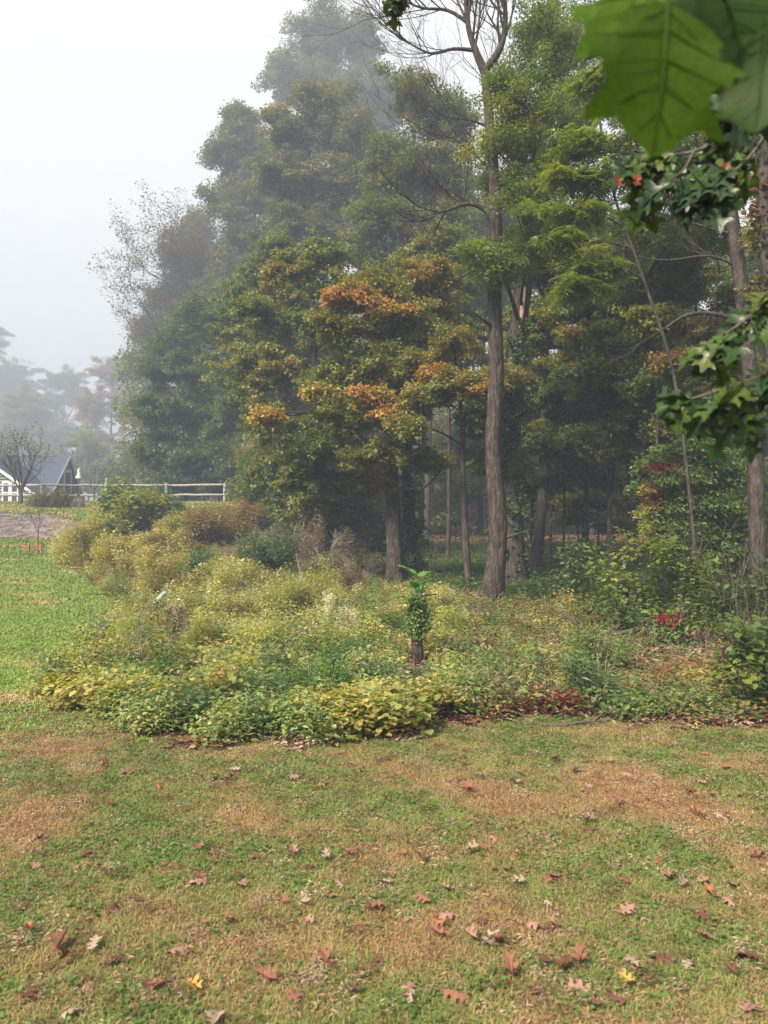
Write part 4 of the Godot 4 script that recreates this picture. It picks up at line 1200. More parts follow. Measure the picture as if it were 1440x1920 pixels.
# ---------------------------------------------------------------- the bank of weeds
func make_brush() -> void:
	# what nobody could count: low growth between the plants that stand out
	rng.seed = 91
	var lists := {"bramble": [[], PackedColorArray()], "fine": [[], PackedColorArray()], "vine": [[], PackedColorArray()], "mug": [[], PackedColorArray()]}
	for i in 24000:
		var d := 5.6 + 33.0 * pow(rng.randf(), 1.9)
		var px := rnd(40, 1560)
		var x := (px - 720.0) / F * d
		if not inside(bank, x, -d, 0.35) or absf(px - 783.0) < 30.0 and d > 7.0 and d < 9.7:
			continue
		var t := patch.get_noise_2d(x * 11.0, d * 11.0)
		var t2 := fine_noise.get_noise_2d(x * 14.0 + 40.0, d * 14.0)
		var thin := smoothstep(0.0, 0.5, (px - 850.0) / 900.0)
		if rng.randf() < thin * 0.75 or t2 < -0.32:
			continue
		var q := Vector3(x, ground(x, -d) + rnd(0.0, 0.24 - 0.1 * thin), -d)
		var k := "bramble"
		var pal := "weed_green"
		if d > 11.0 and px < 690.0:
			k = "fine" if t > -0.15 else "mug"
			pal = "goldenrod" if t > 0.0 else ("weed_green" if t > -0.25 else "rust")
		elif t > 0.25:
			k = "vine"
			pal = "vine_yellow"
		elif t > 0.0:
			pal = "vine_yellow" if rng.randf() < 0.6 else "goldenrod"
		elif t > -0.25:
			pal = "goldenrod" if rng.randf() < 0.5 else "weed_green"
		elif t < -0.4:
			k = "mug"
			pal = "mugwort"
		if px > 860.0:
			var w := rng.randf()
			pal = "weed_green" if w < 0.42 else ("litter" if w < 0.66 else ("vine_yellow" if w < 0.82 else ("dry" if w < 0.92 else "rust")))
		lists[k][0].append(Transform3D(Basis.from_euler(Vector3(rnd(-0.3, 0.3), rnd(0, TAU), rnd(-0.3, 0.3))).scaled(Vector3.ONE * rnd(0.6, 1.15)), q))
		lists[k][1].append(hue(pal, q, 0.5, 0.5))
	for k in lists:
		scatter("undergrowth", C[k + "2"], M.leaf, lists[k][0], lists[k][1], self)
	# thin dry stalks standing through the bank
	var sw := []
	var stt := PackedColorArray()
	for i in 1300:
		var d := 6.0 + 30.0 * pow(rng.randf(), 1.7)
		var px := rnd(60, 1500)
		var x := (px - 720.0) / F * d
		if inside(bank, x, -d, 0.2) and fine_noise.get_noise_2d(x * 9.0, d * 9.0) > -0.1:
			sw.append(Transform3D(Basis(Vector3.UP, rnd(0, TAU)).scaled(Vector3.ONE * rnd(0.4, 1.0)), Vector3(x, ground(x, -d), -d)))
			var c := rnd(0.1, 0.3)
			stt.append(Color(c, c * rnd(0.72, 0.9), c * rnd(0.5, 0.75)))
	scatter("weed_stalks", C.stalk0, M.dead, sw, stt, self)
	# dead leaves lying along the front of the bank and under it
	var where := []
	var tint := PackedColorArray()
	for i in 14000:
		var d := 5.4 + 13.0 * pow(rng.randf(), 2.0)
		var px := rnd(120, 1560)
		var x := (px - 720.0) / F * d
		if inside(bank, x, -d, 0.5):
			where.append(Transform3D(Basis.from_euler(Vector3(rnd(-0.15, 0.15), rnd(0, TAU), rnd(-0.15, 0.15))).scaled(Vector3.ONE * rnd(0.3, 0.65)), Vector3(x, ground(x, -d) + rnd(0.01, 0.05), -d)))
			tint.append(hue("litter", Vector3(x, 0, -d), 0.3))
	scatter("leaf_litter", C.litter2, M.dead, where, tint, self)

	# front, from left to right
	shrub("bramble_clump", "bramble", 105, 1296, 90, 70, "yellow and orange bramble at the bank's outermost lawn corner")
	shrub("bramble_clump", "bramble", 170, 1268, 110, 90, "tall yellowing bramble rising behind the outermost corner of the bank")
	shrub("creeper_patch", "red", 140, 1302, 60, 26, "dark red creeper patch low at the bank's lawn corner", "creeper")
	shrub("bramble_clump", "bramble", 200, 1318, 80, 50, "low yellow bramble beside the dark red creeper patch")
	shrub("vine_clump", "vine", 240, 1345, 90, 58, "yellow leaved vine on brown litter at the front lawn edge", "vine")
	shrub("weed_clump", "bramble_green", 255, 1275, 110, 110, "green and yellow weeds under the white seeded stems")
	shrub("weed_clump", "deep", 330, 1310, 80, 70, "dark green leafy weed in the front of the bank", "weed")
	shrub("vine_clump", "vine", 330, 1352, 90, 60, "yellow vine hanging over bare litter below the dark green weed", "vine")
	shrub("weed_clump", "mugwort", 185, 1225, 70, 70, "small dark leaved shrub on the bank's lawn flank", "weed")
	shrub("dry_stalks", "dry", 320, 1250, 70, 105, "upright brown stalks topped with white seeds near lawn flank", "weed")
	shrub("seedhead_weed", "fluff", 310, 1190, 60, 55, "white fluffy seed heads over the pale green mass near lawn", "weed")
	shrub("vine_clump", "vine", 420, 1340, 120, 80, "broad yellow vine in the middle of the front edge", "vine")
	shrub("vine_clump", "vine", 430, 1285, 120, 70, "yellow green vine mound above the front edge middle", "vine")
	shrub("weed_clump", "mugwort", 500, 1295, 90, 75, "dark green mugwort in the front middle of the bank", "weed")
	shrub("weed_clump", "bright", 590, 1330, 100, 95, "bright green feathery weeds at the front middle of the bank", "weed")
	shrub("vine_clump", "vine", 560, 1362, 110, 50, "yellow leaf vine trailing at the foot of the feathery weeds", "vine")
	shrub("bramble_clump", "bramble", 690, 1300, 90, 75, "golden yellow bush beside the leafy stump")
	shrub("vine_clump", "vine", 680, 1362, 110, 55, "yellow vine at the front edge below the golden bush", "vine")
	shrub("weed_clump", "mugwort", 745, 1318, 60, 34, "blue green weed in front of the leafy stump", "weed")
	shrub("weed_clump", "mugwort", 800, 1290, 80, 28, "grey green grassy weed right at the leafy stump's foot", "weed")
	shrub("weed_clump", "deep", 848, 1248, 45, 60, "small dark evergreen seedling just beyond the leafy stump", "weed")
	shrub("weed_clump", "bramble_green", 890, 1318, 110, 70, "yellow green weeds between stump and red creeper", "weed")
	shrub("creeper_patch", "red", 1010, 1335, 70, 45, "bright crimson creeper at the bank's front edge", "creeper")
	shrub("creeper_patch", "red", 950, 1345, 70, 24, "thin pinkish red creeper trailing outward from the crimson one", "creeper")
	shrub("creeper_patch", "red", 1065, 1340, 45, 30, "small red creeper tuft between the crimson creeper and green weed", "creeper")
	shrub("weed_clump", "mugwort", 1108, 1330, 90, 80, "tall fresh green mugwort next to the crimson creeper", "weed")
	shrub("weed_clump", "bramble_green", 990, 1290, 120, 60, "leafy green weeds right behind the crimson creeper", "weed")
	shrub("weed_clump", "bramble_green", 1110, 1262, 150, 70, "green briar with arching dark canes in mid bank", "shrub")
	shrub("weed_clump", "deep", 985, 1258, 50, 30, "low dark green ferny tuft in mid bank", "weed")
	shrub("leafy_shrub", "shrub_lime", 1395, 1335, 130, 130, "fresh green leafy shrub at the photo's right side near lawn", "shrub")
	shrub("leafy_shrub", "shrub", 1460, 1350, 120, 150, "green shrub cut by the right edge beside the lawn", "shrub")
	shrub("rusty_weeds", "rust", 1290, 1290, 120, 30, "low rusty and pink ground plants before the fresh green shrub", "weed")
	shrub("weed_clump", "bramble_green", 1200, 1335, 90, 50, "scrubby green weeds on the litter right of the tall mugwort", "weed")
	shrub("weed_clump", "bramble_green", 1290, 1345, 90, 45, "thin scrub at the front edge before the rusty ground plants", "weed")
	# the pale middle
	var gold := [[380, 1230, 130, 70, "pale green jewelweed behind the yellow vine mound"], [480, 1232, 140, 75, "light green jewelweed in the middle of the bank"], [590, 1240, 130, 75, "pale jewelweed just left of the white fluff"], [370, 1170, 130, 70, "sunny yellow green weed mass near the pale plastic tube"], [470, 1165, 150, 80, "sunny yellow green weed mass in the bank's centre"], [570, 1155, 140, 85, "tallest sunny weed mass against the dry brown stems"], [660, 1225, 100, 60, "pale weeds beyond the golden bush"], [440, 1115, 130, 55, "yellow green weeds at the foot of the dark mugwort"], [250, 1235, 100, 70, "pale green weeds on the bank's shoulder over the lawn"]]
	for q in gold:
		shrub("weed_mass", "goldenrod", q[0], q[1], q[2], q[3], q[4], "weed", "pale weeds across the middle of the bank")
	shrub("seedhead_weed", "fluff", 610, 1215, 60, 75, "white fluffy seed stems in the middle of the bank", "weed")
	shrub("seedhead_weed", "fluff", 650, 1190, 40, 55, "smaller white seed stems beyond the larger fluffy ones", "weed")
	shrub("weed_clump", "bramble_green", 720, 1190, 110, 60, "mixed green weeds short of the front maple's trunk", "weed")
	shrub("weed_clump", "bramble", 880, 1205, 110, 55, "yellow dotted weeds ahead of the tall straight trunk", "weed")
	shrub("weed_clump", "straw", 850, 1150, 70, 45, "straw coloured plants between thin trunk and leafy stump", "weed")
	# the upper bank
	shrub("weed_clump", "straw", 160, 1062, 110, 75, "yellow weeds at the upper bank's corner by the netted sapling", "weed")
	shrub("weed_clump", "straw", 225, 1092, 110, 70, "straw yellow weeds on the lawn flank below the upper corner", "weed")
	shrub("weed_clump", "straw", 300, 1110, 120, 75, "pale straw bush above the green plastic tube", "weed")
	shrub("weed_clump", "deep", 235, 1128, 80, 40, "dark leaved low plant under the straw weeds at lawn edge", "weed")
	shrub("leafy_shrub", "big_vine", 222, 985, 70, 60, "broad leaved bright green plant near the fence", "shrub")
	shrub("leafy_shrub", "shrub_yellow", 262, 1005, 80, 70, "yellow green shrub beside the broad leaved plant", "shrub")
	shrub("leafy_shrub", "shrub_lime", 195, 1020, 60, 45, "green leafy shrub on the mulch bed's end", "shrub")
	shrub("weed_clump", "bramble", 340, 1020, 90, 40, "lime yellow plant in the upper bank's middle", "weed")
	shrub("rusty_weeds", "rust", 400, 1015, 110, 55, "rust red weeds below the last fence post", "weed")
	shrub("rusty_weeds", "rust", 470, 990, 90, 45, "brown and orange weeds near the shaded wood edge", "weed")
	shrub("rusty_weeds", "rust", 330, 1055, 110, 45, "orange brown weeds under the lime yellow plant", "weed")
	shrub("weed_clump", "mugwort", 300, 975, 90, 40, "grey green weeds under the fence's last span", "weed")
	shrub("weed_clump", "mugwort", 490, 1080, 100, 80, "tall dark mugwort before the dry brown stems", "weed")
	shrub("weed_clump", "mugwort", 380, 1090, 90, 50, "grey green weeds left of the tall dark mugwort", "weed")
	shrub("weed_clump", "straw", 300, 1050, 90, 40, "pale yellow weeds in the upper bank by the rust weeds", "weed")
	var dry := [[560, 1070, 70, 80, "tall grey brown dry stems beside the dark mugwort"], [610, 1090, 80, 85, "dense dry seed stems at the shade's edge"], [655, 1110, 70, 60, "dry stems before the front maple's shade"], [690, 1085, 60, 55, "pale dry plume left of the front maple's trunk"], [635, 1060, 50, 60, "thin dry stalks behind the dense seed stems"], [540, 1045, 60, 50, "dry twiggy plants behind the dark mugwort"]]
	for q in dry:
		shrub("dry_stalks", "dry", q[0], q[1], q[2], q[3], q[4], "weed", "dry seed stems at the edge of the shade")
	shrub("grape_vine", "big_vine", 570, 1030, 60, 105, "light green grape vine draped in the shade by the golden maple", "vine")
	shrub("leafy_shrub", "shrub_yellow", 505, 975, 90, 110, "yellowish leafy shrub at the wood's corner by the fence end", "shrub")
	shrub("leafy_shrub", "shrub_dark", 560, 985, 90, 120, "shadowed green shrub behind the light green grape vine", "shrub")
	for q in [[620, 1035, 110, 140, "dark shrub in the deep shade under the golden maple"], [680, 1050, 100, 120, "dark leafy shrub against the front maple's trunk"], [650, 1000, 110, 130, "shadowed understory bush between golden and front maple", 27.0], [560, 975, 100, 130, "dim green bush deep behind the wood's corner", 30.0], [500, 960, 100, 110, "dim bush under the grey green tree by fence end", 33.0], [700, 985, 90, 110, "dim bush behind the front maple's trunk", 29.0]]:
		shrub("shade_shrub", "shrub", q[0], q[1], q[2], q[3], q[4], "shrub", "", q[5] if q.size() > 5 else 0.0)
	# the wood's edge on the right
	shrub("leafy_shrub", "shrub_dark", 1090, 1125, 130, 95, "dark broad leaved bush in the wood's shade past the tall trunk", "shrub")
	shrub("leafy_shrub", "shrub_lime", 1200, 1165, 150, 150, "yellow green vine covered bush by the ivy stump", "shrub")
	shrub("leafy_shrub", "shrub_lime", 1280, 1180, 150, 170, "large leafy green thicket under the hanging oak leaves", "shrub")
	shrub("leafy_shrub", "shrub_dark", 1150, 1190, 130, 80, "dark low thicket at the foot of the vine covered bush", "shrub")
	shrub("leafy_shrub", "shrub", 1370, 1215, 140, 180, "dense green thicket before the grey edge trunk", "shrub")
	shrub("leafy_shrub", "shrub_dark", 1440, 1230, 130, 190, "shadowed thicket at the right edge below the trunks", "shrub")
	shrub("leafy_shrub", "shrub_gold", 1270, 1090, 110, 120, "yellowing bush in the wood at the foot of the vine column", "shrub", "", 15.5)
	shrub("weed_clump", "bramble", 1060, 1185, 110, 60, "yellow speckled weeds in front of the dark broad leaved bush", "weed")
	# the column of vines with a red cap
	rng.seed = 321
	var vb := foot(1240, 15.0)
	var col := thing("vine_column", vb, "vine wrapped dead snag with a red leaved cap", "vine")
	var ts := Shape.new()
	var tl := smoothed([Vector3.DOWN * 0.1, at(1242, 1000, 15.0) - vb, at(1236, 930, 15.0) - vb, at(1240, 885, 15.0) - vb], 4)
	ts.tube(tl, tapered(tl.size(), 0.11, 0.07), 8, Color.WHITE, 0.1)
	part("snag", ts.done(), M.dark_bark, col)
	for q in [["red_foliage", "red", 1252, 880, 36, 14, 26], ["yellow_foliage", "vine_yellow", 1218, 980, 14, 40, 26], ["rust_foliage", "rust", 1222, 930, 14, 34, 26], ["green_foliage", "lime", 1280, 940, 40, 45, 30], ["orange_foliage", "rust", 1290, 970, 55, 30, 20], ["bright_foliage", "vine_yellow", 1300, 930, 45, 20, 9]]:
		var where2 := []
		var tint2 := PackedColorArray()
		for i in q[6]:
			var v := ball()
			var pos := at(q[2] + v.x * q[4], q[3] + v.y * q[5], 15.0 + v.z * 0.4 - 0.15) - vb
			where2.append(Transform3D(Basis.from_euler(Vector3(rnd(-0.3, 0.3), rnd(0, TAU), rnd(-0.3, 0.3))).scaled(Vector3.ONE * rnd(0.8, 1.3)), pos))
			tint2.append(hue(q[1], pos + vb, 0.5))
		scatter(q[0], C.vine1, M.leaf, where2, tint2, col)


func stick(called: String, a: Vector3, b: Vector3, r: float, mat: Material, label: String, category: String, group := "", forks := 2) -> void:
	rng.seed = hash(label)
	var o := thing(called, a, label, category, group)
	var e := b - a
	var l := e.length()
	var s := Shape.new()
	var line := smoothed([Vector3.ZERO, e * 0.35 + ball() * 0.05 * l, e * 0.7 + ball() * 0.05 * l, e], 4)
	s.tube(line, tapered(line.size(), r, r * 0.4), 6, Color.WHITE, 0.08)
	for k in forks:
		var st := line[rng.randi_range(4, line.size() - 3)]
		var t := smoothed([st, st + (e.normalized() + ball() * 0.7 + Vector3.UP * 0.25) * l * 0.15, st + (e.normalized() * 1.3 + ball() * 0.9 + Vector3.UP * 0.3) * l * 0.27], 2)
		s.tube(t, tapered(t.size(), r * 0.5, r * 0.15), 4)
	part("stem", s.done(), mat, o)


func big_leaf(kind_width: float, bend: float, seed_: int) -> ArrayMesh:
	rng.seed = seed_
	var s := Shape.new()
	var rows := 7
	var pts := []
	for i in rows + 1:
		var t := float(i) / rows
		var w := kind_width * sin(PI * pow(t, 0.62)) * (1.0 if t < 1.0 else 0.0) + 0.004
		var z := -bend * t * t
		pts.append([Vector3(-w, t, z + 0.1 * w + 0.03 * sin(t * 14.0)), Vector3(-w * 0.5, t, z - 0.03), Vector3(0, t, z - 0.05), Vector3(w * 0.5, t, z - 0.03), Vector3(w, t, z + 0.1 * w - 0.03 * sin(t * 13.0))])
	for i in rows:
		for k in 4:
			s.quad(pts[i][k], pts[i + 1][k], pts[i + 1][k + 1], pts[i][k + 1], Color.WHITE)
	return s.done()


func tinted(mat_key: String, c: Color) -> StandardMaterial3D:
	var key := mat_key + str(c)
	if not M.has(key):
		var m: StandardMaterial3D = M[mat_key].duplicate()
		m.albedo_color = c.linear_to_srgb()
		M[key] = m
	return M[key]


func make_small_things() -> void:
	# the leafy stump in the middle of the bank
	var p := land(783, 1246)
	var k := -p.z / F
	rng.seed = 12
	var o := thing("leafy_stump", p, "cut stump wrapped in ivy with large bright leaves sprouting on top", "stump")
	var s := Shape.new()
	var line := smoothed([Vector3.DOWN * 0.1, Vector3(0, 25 * k, 0), Vector3(-2 * k, 60 * k, 0), Vector3(-2 * k, 95 * k, 0)], 3)
	s.tube(line, tapered(line.size(), 12 * k, 10 * k), 10, Color.WHITE, 0.08, 0.1)
	part("trunk", s.done(), M.bark, o)
	var where := []
	var tint := PackedColorArray()
	for i in 95:
		var v := ball()
		var pos := Vector3(v.x * 17 * k, (85 + v.y * 46) * k, v.z * 17 * k)
		where.append(Transform3D(Basis.from_euler(Vector3(rnd(-0.6, 0.6), rnd(0, TAU), rnd(-0.6, 0.6))).scaled(Vector3.ONE * 0.42 * rnd(0.8, 1.2)), pos))
		tint.append(hue("deep" if rng.randf() < 0.5 else "weed_green", pos))
	scatter("ivy_foliage", C.ivy0, M.leaf, where, tint, o)
	var shoot := Shape.new()
	var sl := smoothed([Vector3(-2 * k, 90 * k, 0), Vector3(2 * k, 130 * k, 0.02), Vector3(3 * k, 165 * k, 0)], 3)
	shoot.tube(sl, tapered(sl.size(), 0.012, 0.006), 6)
	part("shoot", shoot.done(), tinted("leaf", Color(0.12, 0.2, 0.05)), o)
	var bl := [big_leaf(0.36, 0.25, 1), big_leaf(0.33, 0.45, 2), big_leaf(0.4, 0.35, 3)]
	var spots := [[2, 164, -1.4, 0.25, 0.27, 0], [3, 163, 0.9, 0.15, 0.24, 1], [2, 150, 2.6, -0.2, 0.2, 2], [0, 130, 0.3, 0.1, 0.22, 0], [-3, 118, -1.5, 0.1, 0.28, 1], [-4, 112, -2.2, -0.1, 0.24, 2], [5, 122, 1.2, 0.0, 0.22, 0], [0, 108, 3.1, 0.1, 0.2, 1], [3, 138, -0.4, 0.35, 0.2, 2], [-2, 142, -2.5, 0.3, 0.18, 0], [3, 155, 1.9, 0.0, 0.2, 1]]
	for q in spots:
		var lf := part("leaf", bl[q[5]], tinted("glossy", Color(0.1 + rnd(-0.02, 0.04), 0.24 + rnd(-0.04, 0.05), 0.045)), o)
		lf.transform = Transform3D((Basis(Vector3.UP, -q[2]) * Basis(Vector3.RIGHT, -PI / 2 + 0.5 + q[3])).scaled(Vector3.ONE * q[4]), Vector3(q[0] * k, q[1] * k, 0))
	# the ivy stump in the shade to the right
	var p2 := land(1252, 1212)
	var k2 := -p2.z / F
	var st := thing("broken_stump", p2, "dark broken stump with ivy and red leaves by the thicket", "stump")
	var s2 := Shape.new()
	var l2 := smoothed([Vector3.DOWN * 0.1, Vector3(0, 22 * k2, 0), Vector3(3 * k2, 42 * k2, 0)], 3)
	s2.tube(l2, tapered(l2.size(), 17 * k2, 11 * k2), 10, Color.WHITE, 0.16, 0.2)
	part("trunk", s2.done(), M.dark_bark, st)
	for f in [["ivy_foliage", "weed_green", 30, 20, 40], ["red_foliage", "red", 50, 8, 10]]:
		where = []
		tint = PackedColorArray()
		for i in f[4]:
			var v := ball()
			where.append(Transform3D(Basis.from_euler(Vector3(rnd(-0.6, 0.6), rnd(0, TAU), 0)).scaled(Vector3.ONE * 0.55), Vector3(v.x * 22 * k2, (f[2] + v.y * f[3]) * k2, v.z * 20 * k2)))
			tint.append(hue(f[1], where[-1].origin))
		scatter(f[0], C.ivy0, M.leaf, where, tint, st)
	# the little tree in its orange netting on the lawn
	rng.seed = 31
	var b := foot(70, 26.0)
	bare_tree("netted_sapling", "spindly bare sapling standing inside the orange netting", "", 72, 26.0, 2.3, 0.02, [Vector3(-0.5, 1.1, 0), Vector3(0.5, 1.0, 0.1), Vector3(0.0, 1.4, 0), Vector3(-0.25, 1.2, 0.4), Vector3(0.3, 1.3, -0.3)], 2, "tiny", 0.0, "dusk", "twig", 0.42)
	var fl := "orange plastic netting on stakes round the bare sapling"
	var cage := thing("sapling_guard", b, fl, "netting")
	var corners := [Vector3(-0.52, 0, 0.1), Vector3(-0.05, 0, 0.45), Vector3(0.25, 0, 0.2), Vector3(-0.1, 0, -0.35)]
	for c in corners:
		var q := Shape.new()
		q.tube(PackedVector3Array([c + Vector3.DOWN * 0.1, c + Vector3.UP * rnd(0.42, 0.55)]), PackedFloat32Array([0.018, 0.016]), 5)
		part("stake", q.done(), M.stake, cage)
	for i in 4:
		var a: Vector3 = corners[i]
		var e: Vector3 = corners[(i + 1) % 4]
		var n := Shape.new()                         # a torn strip of open mesh
		for row in [0.3, 0.43]:
			n.tube(PackedVector3Array([a + Vector3.UP * row, a.lerp(e, 0.5) + Vector3.UP * (row - 0.07), e + Vector3.UP * (row - 0.02)]), PackedFloat32Array([0.008, 0.008, 0.008]), 4)
		for c in 8:
			var f := a.lerp(e, c / 8.0)
			var sag := 0.07 * (1.0 - absf(c / 4.0 - 1.0))
			n.tube(PackedVector3Array([f + Vector3.UP * (0.27 - sag), f + Vector3.UP * (0.45 - sag)]), PackedFloat32Array([0.005, 0.005]), 4)
		part("netting", n.done(), M.orange_net, cage)
	# pale green tube lying over the weeds
	var gp := land(300, 1165)
	var tube := thing("plant_guard", gp, "pale green plastic tube tilted among the yellow weeds", "tube")
	var gs := Shape.new()
	gs.tube(PackedVector3Array([Vector3(-0.1, 0.3, 0), Vector3(0.0, 0.39, 0.02), Vector3(0.09, 0.48, 0.02)]), PackedFloat32Array([0.04, 0.04, 0.04]), 12)
	part("sleeve", gs.done(), M.guard, tube)
	var sts := Shape.new()
	sts.tube(PackedVector3Array([Vector3(-0.2, -0.1, 0.0), Vector3(-0.02, 0.36, 0.02)]), PackedFloat32Array([0.02, 0.02]), 6)
	part("stake", sts.done(), M.stake, tube)
	# the clipped border of grasses by the fence
	for q in [[60, 948, 60, 18, "hedge", "low grey green border plants under the bare vase shaped tree"], [100, 950, 60, 17, "hedge_rust", "reddish brown border plants between vase tree and pale tuft"], [130, 952, 40, 17, "hedge_rust", "brown border plants right beside the pale grass tuft"]]:
		shrub("border_plant", q[4], q[0], q[1], q[2], q[3], q[5], "shrub", "border plants along the fence", 37.5)
	rng.seed = 8
	var gt := foot(146, 37.3)
	var tuft := thing("grass_tuft", gt, "pale straw coloured grass tuft at the border's end", "grass tuft")
	tint = PackedColorArray()
	where = []
	for i in 40:
		var v := ball()
		where.append(Transform3D(Basis(Vector3.UP, rnd(0, TAU)).scaled(Vector3(2.6, rnd(3.0, 4.6), 2.6)), Vector3(v.x * 0.28, 0, v.z * 0.28)))
		var c := rnd(0.28, 0.5)
		tint.append(Color(c, c * 0.84, c * 0.74))
	scatter("foliage", C.tall1, M.dead, where, tint, tuft)
	# fallen and broken wood
	stick("fallen_stick", land(308, 1582) + Vector3.UP * 0.02, land(352, 1594) + Vector3.UP * 0.02, 0.006, M.pale_twig, "thin pale stick lying on the lawn by a tan leaf", "stick", "", 0)
	stick("fallen_stick", land(1010, 1365) + Vector3.UP * 0.03, land(1130, 1362) + Vector3.UP * 0.05, 0.018, M.twig, "dark fallen stick along the litter below the crimson creeper", "stick")
	stick("broken_branch", land(1095, 1350), land(1128, 1330) + Vector3.UP * 0.16, 0.03, M.pale_twig, "pale broken branch end jutting from the tall mugwort's foot", "branch", "", 1)
	stick("fallen_stick", land(690, 1375) + Vector3.UP * 0.03, land(790, 1352) + Vector3.UP * 0.05, 0.014, M.pale_twig, "pale stick in the dead leaves below the golden bush", "stick")
	stick("fallen_stick", land(560, 1390) + Vector3.UP * 0.02, land(720, 1386) + Vector3.UP * 0.03, 0.012, M.twig, "long dark twig on the litter at the bank's front foot", "stick")
	stick("fallen_stick", land(1180, 1372) + Vector3.UP * 0.02, land(1330, 1350) + Vector3.UP * 0.04, 0.014, M.twig, "forked dark twig on the litter toward the fresh green shrub", "stick", "", 3)
	stick("arching_cane", land(1210, 1270), land(1060, 1230) + Vector3.UP * 0.55, 0.014, M.twig, "dark arching cane bending over the mid bank weeds", "cane", "", 4)
	stick("arching_cane", land(1170, 1300), land(1010, 1250) + Vector3.UP * 0.35, 0.012, M.twig, "second dark cane, lower, reaching over the crimson creeper", "cane", "", 4)
	var saps := [[1398, 1270, 1365, 1040, "bent pale sapling stem leaning before the right thicket"], [1412, 1262, 1390, 1080, "straighter thin sapling stem beside the bent pale one"], [1110, 1140, 1108, 1080, "thin grey stem near the tall straight trunk's foot"], [795, 1110, 820, 1020, "curved bare vine stem hanging in the dark between trunks"], [1350, 1250, 1440, 1130, "slanting pale dead branch across the right thicket"], [1270, 1230, 1390, 1170, "low slanting grey branch under the right thicket"]]
	for q in saps:
		var a := land(q[0], q[1])
		stick("bare_stem", a, at(q[2], q[3], -a.z), 0.011, M.twig, q[4], "stem", "bare stems at the wood's edge", 3)
	stick("fallen_log", land(1150, 1200) + Vector3.UP * 0.06, land(1290, 1196) + Vector3.UP * 0.3, 0.035, M.twig, "dead grey bough lying in the shadow under the thicket", "log", "", 5)
	stick("fallen_log", land(800, 1092) + Vector3.UP * 0.1, land(870, 1118) + Vector3.UP * 0.08, 0.09, M.bark, "brown log lying between the front maple and the thin trunk", "log", "", 1)


# ---------------------------------------------------------------- the lawn
func dry_patch(x: float, z: float, px: float, py: float) -> float:
	var v := patch.get_noise_2d(x * 16.0, z * 16.0) * 0.9 + fine_noise.get_noise_2d(x * 22.0, z * 22.0) * 0.55
	for q in [[1130, 1490, 260, 65, 0.75], [40, 1410, 130, 35, 0.7], [430, 1500, 90, 40, 0.4], [900, 1700, 200, 60, 0.25], [600, 1760, 200, 60, 0.3], [60, 1540, 90, 35, 0.45], [980, 1550, 170, 25, -0.75], [330, 1590, 160, 30, -0.6], [1250, 1640, 220, 60, -0.2], [1080, 1840, 260, 50, -0.45], [200, 1800, 200, 60, -0.3], [800, 1420, 260, 25, -0.2], [1300, 1410, 150, 18, -0.6], [350, 1440, 200, 20, -0.4]]:
		var e := Vector2((px - q[0]) / q[2], (py - q[1]) / q[3]).length_squared()
		v += q[4] * exp(-e)
	return v


